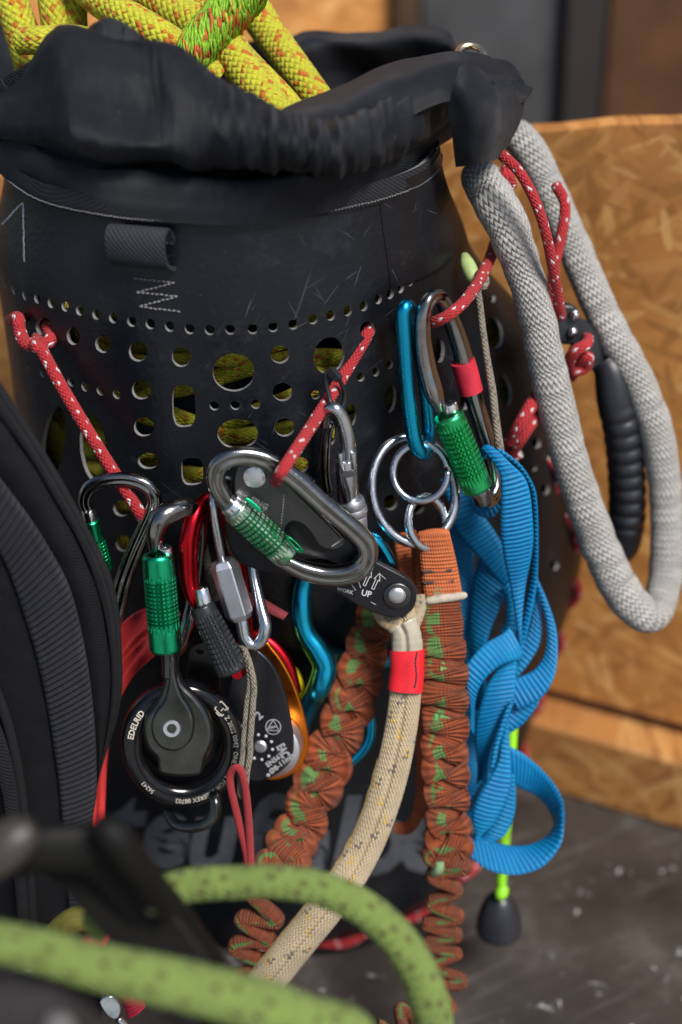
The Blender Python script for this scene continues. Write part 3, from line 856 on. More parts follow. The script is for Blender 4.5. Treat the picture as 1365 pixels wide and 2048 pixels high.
def groove_prof(n=32, depth=.24, width=26):
    out = []
    for k in range(n):
        a = 360*k/n
        r_ = 1 - depth*(math.exp(-((a-90)/width)**2)+math.exp(-((a-270)/width)**2))
        out.append((r_*math.cos(R(a)), r_*math.sin(R(a))))
    return out
GP = groove_prof()
def frame_tube(P, n=90, depth=.22, closed=False, up=None):
    Q = catmull([(*at(a, b, c), r_*scale_at(a, b, c)) for a, b, c, r_ in P], n, closed)
    pts_ = [Vector(q[:3]) for q in Q]
    if up is None:
        # plane of the frame
        c = sum(pts_, Vector())/n; nn = Vector()
        for i in range(n-1): nn += (pts_[i]-c).cross(pts_[i+1]-c)
        up = nn.normalized() if nn.length > 1e-9 else Vector((0, -1, 0))
        if up.y > 0: up = -up
    mb = MB(); mb.tube(pts_, [q[3] for q in Q], prof=groove_prof(32, depth), up=up, closed=closed)
    return mb
def axis_pts(a, b): return at(*a), at(*b)
def sleeve_mesh(p0, p1, r0, r1, ncol=22, nrow=8, grid0=.2, grid1=.8, h=.0007, bulge=.05, notch=True, nring=110, fade=False):
    """turned sleeve with a cut grid of small pads, hollow at both ends"""
    mb = MB(); ax = (p1-p0); L = ax.length; ax.normalize()
    e1 = (RGT - ax*RGT.dot(ax)).normalized(); e2 = ax.cross(e1)
    nu = ncol*4; rows = []; mis = []
    for i in range(nring+1):
        t = i/nring; row = []
        rr = lerp(r0, r1, t)*(1+bulge*math.sin(math.pi*t))
        edge = min(t, 1-t); rr -= .0009*max(0, 1-edge/.035)**2
        tg = (t-grid0)/(grid1-grid0)
        for j in range(nu):
            a = 2*math.pi*j/nu; r_ = rr
            fr = (tg*nrow) % 1; fc = (j/4.0) % 1
            if 0 < tg < 1:
                if fr < .28: r_ -= h
                elif fc < .2: r_ -= h*.9
            elif -.18 < tg <= 0 and fc < .2: r_ -= h*.9*(1+tg/.18)
            elif 1 <= tg < 1.18 and fc < .2: r_ -= h*.9*(1-(tg-1)/.18)
            row.append(p0+ax*(L*t)+(e1*math.cos(a)+e2*math.sin(a))*r_)
        rows.append(row)
    lo, hi = rows[0], rows[-1]
    def ring(p, r_): return [p+(e1*math.cos(2*math.pi*j/nu)+e2*math.sin(2*math.pi*j/nu))*r_ for j in range(nu)]
    full = [ring(p0+ax*.004, r0*.62), ring(p0, r0*.66), ring(p0, r0*.86)] + rows + [ring(p1, r1*.86), ring(p1, r1*.66), ring(p1-ax*.004, r1*.62)]
    b = mb.grid(full, closed_u=True)
    k = 0
    nr = len(full)
    for i in range(nr-1):
        for j in range(nu):
            t = (i-3)/nring; tg = (t-grid0)/(grid1-grid0); fr = (tg*nrow) % 1; fc = (j/4.0) % 1
            if 0 < tg < 1 and fr >= .26 and fc >= .2: mb.mi[k] = 1
            elif 0 < tg < 1: mb.mi[k] = 2
            k += 1
    mb.fan([b+j for j in range(nu)]); mb.fan([b+(nr-1)*nu+j for j in range(nu)])
    return mb
def px_sleeve(a, b, ra, rb, **k):
    p0, p1 = at(*a), at(*b)
    return sleeve_mesh(p0, p1, ra*scale_at(*a), rb*scale_at(*b), **k)
def lathe(mb, c, ax, prof, n=40, e1=None, squash=1.0, cap=True):
    """prof: list of (radius, height along ax)"""
    e1 = e1 or (RGT-ax*RGT.dot(ax)).normalized(); e1 = e1.normalized(); e2 = ax.cross(e1)
    rows = [[c+ax*h+(e1*math.cos(2*math.pi*j/n)+e2*(math.sin(2*math.pi*j/n)*squash))*r_ for j in range(n)] for r_, h in prof]
    b = mb.grid(rows, closed_u=True, uv=lambda i, j: (j/n, i/len(prof)))
    if cap:
        mb.fan([b+j for j in range(n)]); mb.fan([b+(len(prof)-1)*n+j for j in range(n)])
def px_cyl(a, b, ra, rb=None, n=24, bev=.12):
    rb = rb or ra; p0, p1 = at(*a), at(*b); ax = p1-p0; L = ax.length; ax.normalize()
    r0, r1 = ra*scale_at(*a), rb*scale_at(*b); m = bev*min(r0, r1)
    mb = MB(); lathe(mb, p0, ax, [(r0-m, 0), (r0-m*.3, m*.3), (r0, m), (r1, L-m), (r1-m*.3, L-m*.3), (r1-m, L)], n); return mb

class Pl:
    """plane through a pixel at depth Y; nrm points to the viewer"""
    def __init__(s, px, py, Y, nrm=(0, -1, 0)):
        s.n = Vector(nrm).normalized(); s.o = at(px, py, Y)
        if s.n.dot(CAM-s.o) < 0: s.n = -s.n
        up = UPV if abs(s.n.dot(Vector((0, 0, 1)))) > .95 else Vector((0, 0, 1))
        s.e1 = up.cross(s.n).normalized(); s.e2 = s.n.cross(s.e1)
    def uv(s, px, py, h=0.0):
        p = hit_plane(px, py, s.o+s.n*h, s.n)-s.o; return (p.dot(s.e1), p.dot(s.e2))
    def p(s, u, v, h=0.0): return s.o+s.e1*u+s.e2*v+s.n*h
    def px(s, px, py, h=0.0): return hit_plane(px, py, s.o+s.n*h, s.n)
def poly_area(P): return sum(P[i-1][0]*P[i][1]-P[i][0]*P[i-1][1] for i in range(len(P)))/2
def inset(P, d):
    n = len(P); out = []
    for i in range(n):
        a = P[i-1]; b = P[i]; c = P[(i+1) % n]
        t = (c[0]-a[0], c[1]-a[1]); L = math.hypot(*t) or 1e-9
        out.append((b[0]-t[1]/L*d, b[1]+t[0]/L*d))       # CCW: left normal is inside
    return out
def slab(pl, outer, holes=(), th=.004, bev=.0008, h0=0.0, smooth=80, grid=0.0):
    """plate from pixel outlines; front face h0+th toward the viewer"""
    def prep(P, k, ccw):
        Q = [pl.uv(a, b, h0+th) for a, b in P]
        Q = catmull(Q, k, True) if smooth else Q
        if (poly_area(Q) > 0) != ccw: Q = Q[::-1]
        return Q
    O = prep(outer, smooth or 0, True); H = [prep(h, 40, False) for h in holes]
    mb = MB()
    loops = [O]+H; tops = []
    vs = []; es = []
    for Lp in loops:
        ins = inset(Lp, bev)
        r_ = [[pl.p(u, v, h0) for u, v in Lp], [pl.p(u, v, h0+th-bev) for u, v in Lp], [pl.p(u*.7+a*.3, v*.7+b*.3, h0+th-bev*.3) for (u, v), (a, b) in zip(Lp, ins)], [pl.p(u, v, h0+th) for u, v in ins]]
        mb.grid(r_, closed_u=True)
        k = len(vs); vs += [Vector(p) for p in ins]; es += [(k+i, k+(i+1) % len(ins)) for i in range(len(ins))]
        tops.append(ins)
    vo_, _, fo_, _, _, _ = delaunay_2d_cdt(vs, es, [], 0, 1e-8)
    k = len(mb.v)
    for q in vo_: mb.v.append(pl.p(q.x, q.y, h0+th))
    kb = len(mb.v)
    for q in vo_: mb.v.append(pl.p(q.x, q.y, h0))
    for f in fo_:
        x = sum(vo_[i].x for i in f)/3; y = sum(vo_[i].y for i in f)/3
        if not in_poly(x, y, tops[0]) or any(in_poly(x, y, t) for t in tops[1:]): continue
        mb.face([k+i for i in f]); mb.face([kb+i for i in f[::-1]])
    return mb
def px_disc(mb, pl, px, py, r_px, h0, h1, dome=0.0, n=40, bev=.15, Yref=.78):
    c = pl.px(px, py, h0); s_ = r_px*(c-CAM).dot(FWD)/FPX; b = bev*s_
    prof = [(s_, 0), (s_, h1-h0-b), (s_-b*.4, h1-h0-b*.3), (s_-b, h1-h0)]
    if dome: prof += [(s_*.7, h1-h0+dome*.5), (s_*.35, h1-h0+dome*.9), (s_*.02, h1-h0+dome)]
    lathe(mb, c, pl.n, prof, n)
def px_text(pl, s, px, py, size_px, ang=0.0, h=.0002, bold=0., align='L', sx=1.0, mirror=False):
    ca, sa = math.cos(R(ang)), math.sin(R(ang))
    def fn(x, y):
        x = x*size_px*sx*(-1 if mirror else 1); y *= size_px
        return pl.px(px+x*ca-y*sa*1.0, py-(x*sa+y*ca), h)
    return text_mb(s, fn, 1.0, bold=bold, align=align, res=2)
def px_line(mb, pl, P, wpx, h=.0002):
    Q = [pl.px(a, b, h) for a, b in P]
    s_ = wpx*.5*(Q[0]-CAM).dot(FWD)/FPX
    for a, b in zip(Q, Q[1:]):
        d = (b-a).normalized(); n_ = pl.n.cross(d)*s_
        mb.grid([[a-n_, a+n_], [b-n_, b+n_]])

# ---- the rope wrench: two black plates on a lanyard, inside the big steel carabiner
wr = thing('rope_wrench', 'black two plate rope wrench with UP arrows, hung inside the large steel carabiner', 'rope wrench', at(640, 1100, .79))
plA = Pl(510, 952, .779, (.0, -1, .12)); plB = Pl(795, 1190, .783, (.0, -1, .12))
build('tether_plate', slab(plB, [(452,1030),(455,1085),(478,1122),(520,1142),(600,1158),(665,1182),(725,1216),(765,1232),(800,1236),(826,1220),(834,1192),(824,1164),(800,1148),(750,1122),(700,1090),(640,1050),(560,1005),(490,990)], th=.0045, bev=.0011), M_black, wr, sharp=45)
build('tether_plate', slab(plB, [(700,1150),(740,1222),(770,1240),(800,1243),(830,1226),(839,1196),(829,1170),(802,1153),(750,1130)], th=.003, h0=-.016, bev=.0008), M_black, wr, sharp=45)
mb = MB(); px_disc(mb, plB, 795, 1191, 29, .0045, .0062, bev=.12)
wash_ = build('pivot_washer', mb, M_gun, wr, sharp=45)
mb = MB(); px_disc(mb, plB, 795, 1191, 17, .0062, .0072, bev=.25, dome=.0003)
build('pivot_pin', mb, M_silver, wash_, sharp=45)
build('wrench_plate', slab(plA, [(472,940),(484,922),(510,914),(534,921),(550,938),(580,972),(620,1012),(660,1052),(687,1082),(688,1092),(668,1100),(640,1092),(624,1068),(604,1048),(584,1044),(571,1056),(568,1078),(560,1100),(538,1090),(500,1050),(474,1010),(468,970)], th=.0042, h0=.0028, bev=.0009, smooth=140), M_gun, wr, sharp=45)
build('wrench_body', slab(plA, [(462,960),(478,925),(512,912),(545,930),(610,990),(690,1070),(720,1110),(700,1135),(650,1120),(600,1120),(520,1110),(470,1050)], th=.004, h0=-.006, bev=.001), M_black, wr, sharp=45)
mb = MB(); px_disc(mb, plA, 510, 953, 24, .007, .0086, bev=.14)
riv_ = build('rivet', mb, M_silver, wr, sharp=45)
mb = MB()
for k, ch in enumerate('SINGING '):
    if ch == ' ': continue
    a = R(80-k*48); px, py = 510+math.cos(a)*15.5, 953-math.sin(a)*14.5
    mb.add(px_text(plA, ch, px, py, 9.5, ang=math.degrees(a)-90, h=.00885, align='C', bold=.02))
build('rivet_lettering', mb, simple('stamped grey', (.25, .25, .25), .6), riv_)
mb = MB()
build('plate_lettering', px_text(plA, 'SING', 500, 1003, 17, ang=-28, h=.0072, bold=.03), M_inkd, wr)
for k in range(14):
    a0, a1 = 2*math.pi*k/14, 2*math.pi*(k+.6)/14
    px_line(mb, plA, [(521+9*math.cos(a0), 1016+9*math.sin(a0)), (521+9*math.cos(a1), 1016+9*math.sin(a1))], 2.5, .0072)
for k in range(10): px_line(mb, plA, [(569-k*.6, 990+k*6.0), (568.6-k*.6, 993.5+k*6.0)], 1.5, .0072)
px_line(mb, plA, [(664, 1093), (686, 1078)], 3, .0072)
tag(build('plate_marking', mb, M_inkd, wr), kind='stuff')
mb = MB()
mb.add(px_text(plB, 'UP', 722, 1190, 17, ang=-14, h=.0047, bold=.02))
for x, y in ((729, 1171), (746, 1178)):
    dx, dy = 14*.95, -31*.95; L_ = math.hypot(dx, dy); px_, py_ = -dy/L_, dx/L_
    Aw = lambda t, s_: (x+dx*t+px_*s_, y+dy*t+py_*s_)
    px_line(mb, plB, [Aw(0, -2.6), Aw(.66, -2.6), Aw(.60, -6.5), Aw(1.08, 0), Aw(.60, 6.5), Aw(.66, 2.6), Aw(0, 2.6), Aw(0, -2.6)], 1.5, .0047)
mb.add(px_text(plB, 'WORK', 674, 1181, 10.5, ang=-14, h=.0047, bold=.02))
for a, b in (((700,1163),(712,1181)),((716,1158),(722,1176)),((760,1148),(772,1158)),((742,1204),(752,1209))): px_line(mb, plB, [a, b], 1.2, .0047)
tag(build('plate_lettering', mb, M_ink, wr), kind='stuff')
mb = MB(); px_disc(mb, Pl(508, 1076, .792, (0, -1, .12)), 508, 1076, 56, -.004, .003, bev=.1)
build('wrench_bollard', mb, metal('worn tan alloy', (.33, .28, .22), .45, dirt=.4), wr, sharp=45)

# ---- the large steel carabiner
def carabiner(label, path, depth=.22, mat=None, n=120, group=None, name='carabiner'):
    mb = frame_tube(path, n, depth)
    c = at(path[len(path)//2][0], path[len(path)//2][1], path[len(path)//2][2])
    t = thing(name, label, 'carabiner', c, group)
    build('frame', mb, mat or M_steel, t, sharp=60); return t
Y1 = .766
c1 = carabiner('largest steel carabiner lying slanted at the centre, its green gate sleeve worn to bare metal', [
 (470,1022,Y1+.001,16.8),(447,994,Y1,19.0),(433,964,Y1,20.2),(436,936,Y1,20.2),(456,917,Y1+.001,20.2),(492,911,Y1+.003,20.2),(535,921,Y1+.004,20.2),(590,958,Y1+.003,20.2),(650,1012,Y1+.001,20.2),(705,1058,Y1,21.3),(731,1086,Y1,22.4),(734,1114,Y1,22.4),(718,1138,Y1-.001,22.4),(690,1149,Y1-.001,22.4),(650,1150,Y1-.001,21.3),(610,1141,Y1-.001,20.2),(578,1126,Y1-.001,17.9),(560,1116,Y1,15.7)], depth=.3)
mb = MB(); mb.add(px_cyl((459,1006,Y1), (484,1026,Y1), 25, 27)); build('gate_collar', mb, M_chrome, c1, sharp=40)
mb = MB(); mb.add(px_cyl((560,1108,Y1), (592,1132,Y1), 20, 14)); build('gate_hinge', mb, M_steel, c1, sharp=40)
slv_ = build('gate_sleeve', px_sleeve((470,1016,Y1-.001), (577,1112,Y1-.001), 30, 30, ncol=22, nrow=9, grid0=.14, grid1=.80, h=.0009, bulge=.03), [M_worn, M_worn, M_greend], c1, sharp=35)
# raised tongues at both ends of the sleeve
pl = Pl(590, 1095, Y1-.0085, (0, -1, .3))
build('sleeve_tongue', slab(pl, [(572,1079),(580,1074),(604,1096),(607,1106),(598,1106),(590,1100)], holes=[[(580,1081),(585,1081),(599,1096),(594,1097)]], th=.0016, bev=.0003, smooth=30), M_greend, slv_, sharp=40)
build('sleeve_tongue', slab(Pl(508, 1012, Y1-.006, (0, -1, .3)), [(490,999),(497,997),(520,1016),(524,1024),(512,1020)], th=.0016, bev=.0003, smooth=30), M_green, slv_, sharp=40)
# stamped figures on the frame
pf = Pl(720, 1065, Y1-.0066); M_stamp = simple('dark stamping', (.05, .05, .05), .6)
for s_, px, py, sz, an in (('2240022', 716, 1052, 10, -50), ('25 GATED', 612, 1138, 9, -10), ('EN362 B', 600, 945, 10, -39), ('EN12275', 660, 1000, 9, -42)):
    build('stamping', px_text(pf, s_, px, py, sz, ang=an, h=0), M_stamp, c1)

# ---- left carabiner above the ring pulley
Y2 = .765
c2 = carabiner('dark steel carabiner with an upright clean green sleeve above the round black ring', [
 (314,1118,Y2,9),(311,1090,Y2,15),(312,1062,Y2,20),(324,1036,Y2+.002,23),(347,1022,Y2+.006,22),(375,1016,Y2+.012,19),(396,1026,Y2+.022,17),(402,1060,Y2+.030,16),(396,1130,Y2+.032,15),(384,1220,Y2+.030,15),(362,1290,Y2+.018,15),(342,1310,Y2+.010,13)], depth=.15)
build('gate_collar', px_cyl((331,1094,Y2+.001), (335,1118,Y2+.001), 13, 13), M_chrome, c2, sharp=40)
build('gate_sleeve', px_sleeve((316,1109,Y2), (332,1301,Y2), 32, 32.5, ncol=22, nrow=11, grid0=.26, grid1=.72, h=.0008, bulge=.02, nring=150), [M_green, M_green, metal('emerald groove', (.006, .17, .075), .3)], c2, sharp=35)
# ---- red carabiner
c3 = carabiner('red carabiner with a black knurled sleeve, left of the steel quick link', [
 (392,1212,.770,8),(385,1190,.770,15),(378,1150,.770,20),(377,1100,.772,20),(383,1056,.776,20),(396,1024,.782,20),(416,1003,.790,19),(440,1010,.80,18),(462,1060,.806,17),(480,1150,.806,17),(492,1260,.80,16),(486,1330,.788,15),(474,1345,.778,14)], mat=M_red, depth=.34)
build('gate_collar', px_cyl((402,1176,.768), (411,1214,.768), 15, 17), M_chrome, c3, sharp=40)
build('gate_sleeve', px_sleeve((403,1210,.768), (467,1342,.768), 25, 32, ncol=22, nrow=9, grid0=.2, grid1=.86, h=.0008, bulge=.03), [M_sleeveblk]*3, c3, sharp=35)
# ---- dark carabiner behind, at the left
c4 = carabiner('dark steel carabiner hanging against the bag at the left, holding the red cord end', [
 (182,1030,.795,11),(170,1004,.795,13),(178,978,.796,14),(208,962,.797,14),(250,958,.797,14),(288,968,.796,15),(308,990,.795,15),(306,1020,.794,15),(290,1056,.794,16),(268,1106,.794,17),(248,1160,.795,17),(236,1210,.796,17),(222,1270,.798,16)], depth=.3)
build('gate_collar', px_cyl((177,1020,.794), (182,1044,.794), 14, 15), M_chrome, c4, sharp=40)
build('gate_sleeve', px_sleeve((181,1040,.794), (208,1140,.794), 18, 20, ncol=20, nrow=6, grid0=.4), [M_green]*3, c4, sharp=35)
# ---- quick link
q5 = thing('quick_link', 'plain steel screw quick link with a six sided nut, right of the red carabiner', 'quick link', at(480, 1180, .78))
YQ = .772
build('link_rod', frame_tube([(446,1126,YQ,8),(438,1085,YQ,9),(430,1030,YQ+.002,9),(430,985,YQ+.008,9),(455,960,YQ+.016,9),(485,985,YQ+.02,9),(500,1080,YQ+.016,10),(508,1150,YQ+.008,11),(522,1215,YQ+.003,12),(531,1252,YQ,13),(523,1280,YQ,13),(505,1290,YQ,13),(490,1276,YQ,13),(484,1244,YQ,13),(478,1225,YQ,12)], 90, 0.0), M_bright, q5, sharp=60)
def hexnut(a, b, r_, n=6, rot=.3):
    p0, p1 = at(*a), at(*b); ax = p1-p0; L = ax.length; ax.normalize(); s_ = r_*scale_at(*a)
    e1 = (RGT-ax*RGT.dot(ax)).normalized(); e2 = ax.cross(e1); mb = MB()
    def ring(t, k, f=1.0):
        out = []
        for i in range(n*2):
            ang = 2*math.pi*(i//2)/n+rot+(.06 if i % 2 else -.06); out.append(p0+ax*(L*t)+(e1*math.cos(ang)+e2*math.sin(ang))*s_*k)
        return out
    b_ = mb.grid([ring(0, .72), ring(.02, .8), ring(.10, 1), ring(.90, 1), ring(.98, .8), ring(1, .72)], closed_u=True)
    mb.fan([b_+j for j in range(n*2)]); mb.fan([b_+5*n*2+j for j in range(n*2)]); return mb
mb = hexnut((446,1120,YQ), (482,1238,YQ), 29, rot=1.05)
build('hex_nut', mb, metal('zinc plated nut', (.62, .64, .70), .33, dirt=.35), q5, smooth=True, sharp=20)
# ---- swivel snap
s6 = thing('swivel_snap', 'bright steel swivel snap hanging above the big carabiner by a black tie', 'swivel', at(700, 960, .80))
YS = .798
build('bail', frame_tube([(650,850,YS+.01,11),(654,826,YS+.004,13),(668,816,YS,14),(684,836,YS,15),(694,868,YS,16),(697,900,YS,16),(695,930,YS,15)], 50, 0.0), M_bright, s6)
mb = px_cyl((692,918,YS), (697,1000,YS), 21, 22, bev=.1); build('fork', mb, M_bright, s6, sharp=40)
mb = px_cyl((682,935,YS-.0045), (681,905,YS-.0045), 7, 6); mb.add(px_cyl((708,936,YS-.0045), (707,903,YS-.0045), 7, 6)); build('fork_cheek', mb, M_bright, s6, sharp=40)
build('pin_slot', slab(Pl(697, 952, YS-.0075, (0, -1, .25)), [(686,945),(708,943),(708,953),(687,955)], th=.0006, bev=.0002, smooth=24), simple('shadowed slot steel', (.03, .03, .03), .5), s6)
mb = px_cyl((700,998,YS), (704,1012,YS), 27, 29); mb.add(px_cyl((704,1013,YS), (707,1028,YS), 30, 30)); mb.add(px_cyl((707,1029,YS), (711,1060,YS), 27, 25))
build('swivel_base', mb, metal('pitted cast steel', (.5, .5, .52), .42, dirt=.5, scratch=1.2), s6, sharp=40)
mb = frame_tube([(655,985,YS+.012,12),(650,940,YS+.012,12),(652,880,YS+.012,12),(660,840,YS+.01,12)], 30, 0); build('bail_arm', mb, M_steel, s6)
tie = MB(); px_tube(tie, [(668,752,.807,4.5),(655,742,.809,5),(652,760,.807,5),(660,800,.803,5),(668,832,.797,5),(676,850,.804,5),(684,820,.812,5),(690,790,.815,5),(680,760,.812,4.5)], n=50, nu=8)
tie.add(px_cyl((660,738,.804), (680,760,.800), 10, 10, n=4)); o = build('cable_tie', tie, simple('black nylon tie', (.012, .012, .013), .4), sharp=50)
tag(o, 'black nylon tie through a large hole of the bag, above the swivel', 'cable tie')

# ---- thin blue carabiner with the rings
c7 = carabiner('thin bright blue wire carabiner holding the steel rings', [
 (826,640,.848,12),(822,618,.842,13),(812,612,.836,15),(806,630,.834,15),(808,676,.832,15),(814,764,.829,15),(822,836,.826,16),(831,886,.824,16),(845,906,.826,15),(856,896,.834,14),(858,860,.846,13),(850,780,.852,12),(838,700,.855,12),(830,650,.852,12)], mat=M_blue, depth=.0)
def px_ring(px, py, rx, ry, Y, r_px, tilt=0., yaw=0., n=72, gap=None, nu=16):
    c = at(px, py, Y); s_ = scale_at(px, py, Y); t = R(tilt)
    e1 = (RGT+FWD*yaw); e2 = UPV; pts_ = []
    a0, a1 = (0, 360) if gap is None else (gap+4, gap+356)
    for k in range(n):
        a = R(lerp(a0, a1, k/n if gap is None else k/(n-1)))
        x, y = rx*math.cos(a), ry*math.sin(a)
        x, y = x*math.cos(t)-y*math.sin(t), x*math.sin(t)+y*math.cos(t)
        pts_.append(c+(e1*x+e2*y)*s_)
    mb = MB(); mb.tube(pts_, r_px*s_, closed=gap is None, nu=nu, up=FWD*-1); return mb
o = build('steel_ring', px_ring(828, 980, 84, 108, .826, 10, 8, .25), M_bright); tag(o, 'largest of the three linked steel rings, through the blue carabiner', 'ring')
o = build('steel_ring', px_ring(841, 945, 54, 57, .822, 7.5, 0, -.12, gap=5), M_bright); tag(o, 'thin split steel ring inside the largest ring', 'ring')
o = build('steel_ring', px_ring(854, 1044, 38, 52, .816, 9, 6, .55), M_bright); tag(o, 'small oval steel link carrying the orange lanyard', 'ring')

# ---- right-hand steel carabiner with red tape on its spine
Y9 = .838
c9 = carabiner('steel carabiner with a bright green sleeve and red tape round its spine, at the right', [
 (888,838,Y9-.012,8),(878,812,Y9-.011,14),(868,785,Y9-.010,20),(854,735,Y9-.006,20),(846,680,Y9-.004,18),(847,630,Y9-.002,17),(860,598,Y9+.002,16),(878,594,Y9+.010,16),(896,622,Y9+.02,17),(914,670,Y9+.024,19),(930,725,Y9+.024,20),(948,795,Y9+.022,19),(968,860,Y9+.02,19),(988,930,Y9+.012,18),(992,975,Y9+.004,17),(978,1000,Y9-.004,16),(964,992,Y9-.01,15)], depth=.28)
build('gate_collar', px_cyl((899,806,Y9-.012), (905,834,Y9-.012), 15, 17), M_chrome, c9, sharp=40)
build('gate_sleeve', px_sleeve((896,830,Y9-.014), (956,978,Y9-.018), 32, 31, ncol=24, nrow=10, grid0=.16, grid1=.80, h=.0008, bulge=.02), [M_greenp, M_greenp, metal('bright green groove', (.012, .24, .06), .32)], c9, sharp=35)
build('gate_hinge', px_cyl((956,972,Y9-.016), (968,1004,Y9-.014), 20, 18), M_steel, c9, sharp=40)
mb = MB(); px_tube(mb, [(926,722,Y9+.0235,24.5),(934,750,Y9+.0235,24.5),(943,784,Y9+.0225,24)], n=16, nu=28)
build('red_tape', mb, simple('scuffed red tape', (.50, .02, .04), .5, vscale=90, wear=((.13, .12, .13), 75, .60)), c9, sharp=50)

# ---- blue anodised descender deep behind the lanyards
d8 = thing('descender', 'curved teal blue metal descender hanging behind the left orange lanyard', 'descender', at(640, 1300, .80))
M_iri = NB('iridescent blue anodising'); lw = M_iri.n('ShaderNodeLayerWeight'); lw.inputs[0].default_value = .35
M_iri.set(Base_Color=M_iri.ramp(lw.outputs['Facing'], [(.0, (.02, .40, .62)), (.62, (.015, .30, .50)), (.8, (.12, .5, .12)), (.93, (.6, .12, .4))]), Metallic=1.0, Roughness=.24); M_iri = M_iri.m
mb = MB(); yd = .812
px_tube(mb, [(720,1120,yd+.004,18),(668,1104,yd,18),(628,1120,yd,19),(608,1165,yd,20),(603,1217,yd,22),(610,1262,yd,22),(634,1298,yd,24),(650,1332,yd,25),(640,1372,yd,24),(618,1412,yd+.012,20),(602,1460,yd+.026,19),(596,1530,yd+.03,18)], n=90, nu=24)
build('body', mb, M_iri, d8)
mb = MB(); px_tube(mb, [(640,1305,yd,18),(684,1316,yd+.020,18),(728,1322,yd+.034,18),(772,1318,yd+.036,17),(800,1300,yd+.036,16)], n=40, nu=20); build('horn', mb, M_iri, d8)
mb = MB(); px_tube(mb, [(722,1400,yd+.008,12),(738,1436,yd+.006,13),(738,1474,yd+.004,13),(722,1504,yd+.002,12),(698,1528,yd,10)], n=40, nu=20); build('hook', mb, M_iri, d8)
build('ear', slab(Pl(770, 1108, .806), [(730,1075),(760,1080),(782,1110),(792,1134),(770,1130),(735,1118)], th=.008, bev=.003, smooth=40), M_iri, d8, sharp=60)

# ---- ring pulley with text
rp = thing('ring_pulley', 'round black anodised ring with white lettering around a dark swivel eye', 'pulley', at(366, 1483, .79))
YR = .786
cR = at(366, 1486, YR); sR = scale_at(366, 1486, YR)
E1 = (RGT*120 + FWD*22)*sR; E2 = (UPV*131 - FWD*34)*sR; NR_ = E2.cross(E1).normalized()
if NR_.y > 0: NR_ = -NR_
def ringP(rho, a, h): return cR + (E1*math.cos(a)+E2*math.sin(a))*rho + NR_*h
prof = []
for k in range(28):
    a = 2*math.pi*k/28
    ca, sa = math.cos(a), math.sin(a)
    prof.append((.82+.18*math.copysign(abs(ca)**.8, ca), .0082*math.copysign(abs(sa)**.72, sa)))
mb = MB(); NRG = 120
mb.grid([[ringP(r_, 2*math.pi*i/NRG, h) for r_, h in prof] for i in range(NRG)], closed_u=True, closed_v=True)
M_ring = simple('glossy black anodising', (.004, .004, .005), .14, 0, var=.3, rvar=.06, spec=.5)
build('ring', mb, M_ring, rp)
def ring_h(rho):     # height of the ring's front at this radius
    x = max(-1, min(1, (rho-.82)/.18)); s_ = (1-abs(x)**(2/.8))**(.8/2) if abs(x) < 1 else 0
    return .0082*abs(max(0, (1-abs(x)**2.5)))**.30
def ring_text(s, a_start, rho0, size, bold=.02):
    """clockwise, tops outward; a_start in degrees (0 right, 90 up)"""
    V, F = text_tris(s, size, bold*size, 0, 2); mb = MB()
    for v in V:
        rho = rho0+v.y; a = R(a_start)-v.x/.88
        mb.v.append(ringP(rho, a, ring_h(rho)*.985+.0004))
    for f in F: mb.face(f)
    return mb
M_rtext = simple('cream laser print', (.52, .47, .40), .6)
for s_, a_, r_, z_, b_ in (('Z 2022 0042  ONLY USE FOR TREEREX 88702', 33, .815, .106, 0.0), ('56243', -128, .83, .10, 0), ('EDELRID', 168, .82, .13, .02)):
    build('ring_lettering', ring_text(s_, a_, r_, z_, b_), M_rtext, rp)
# little book pictogram at the start of the text
def rline(mb, A, w_=.0055):
    for (r0, a0), (r1, a1) in zip(A, A[1:]):
        p, q = ringP(r0, R(a0), ring_h(r0)+.0003), ringP(r1, R(a1), ring_h(r1)+.0003)
        d = (q-p).normalized(); n_ = NR_.cross(d)*w_*.06
        mb.grid([[p-n_, p+n_], [q-n_, q+n_]])
mb = MB()
rline(mb, [(.80,48),(.95,47),(.95,37),(.80,36),(.80,48)]); rline(mb, [(.77,44),(.77,38),(.93,38.5)]); rline(mb, [(.84,41),(.90,41)])
build('ring_pictogram', mb, M_rtext, rp)
plS = Pl(345, 1455, .771, (.0, -1, .35))
build('swivel_eye', slab(plS, [(324,1310),(356,1310),(357,1340),(366,1366),(392,1394),(414,1424),(425,1458),(424,1490),(412,1518),(404,1548),(384,1556),(348,1556),(318,1548),(312,1520),(294,1498),(286,1466),(292,1432),(312,1404),(326,1370),(328,1340)], th=.006, bev=.0030, h0=-.004, smooth=140), M_gun2 if 'M_gun2' in globals() else simple('dark olive gunmetal', (.085, .088, .084), .20, .95, var=.25, spec=.6, wear=((.3, .3, .3), 120, .73)), rp, sharp=60)
M_olive = bpy.data.materials['dark olive gunmetal']
build('eye_cover', slab(plS, [(336,1316),(350,1316),(351,1350),(362,1388),(380,1418),(388,1446),(384,1478),(366,1498),(344,1504),(320,1496),(305,1474),(303,1446),(314,1420),(330,1398),(338,1360)], th=.0036, h0=.0022, bev=.0019, smooth=120), M_olive, rp, sharp=60)
mb = MB(); c = plS.px(344, 1457, .0052); lathe(mb, c, plS.n, [(8*sR, -.001), (9*sR, .0006), (11*sR, .0014), (16*sR, .0014), (18.5*sR, .0004), (18.5*sR, -.001)], 36, cap=False)
hol_ = build('hollow_rivet', mb, M_silver, rp, sharp=50)
mb = MB(); lathe(mb, c+plS.n*.0002, plS.n, [(8.5*sR, 0), (8*sR, .0002), (2*sR, .0001)], 24); build('rivet_bore', mb, simple('brassy bore', (.20, .17, .12), .5, .6), hol_)
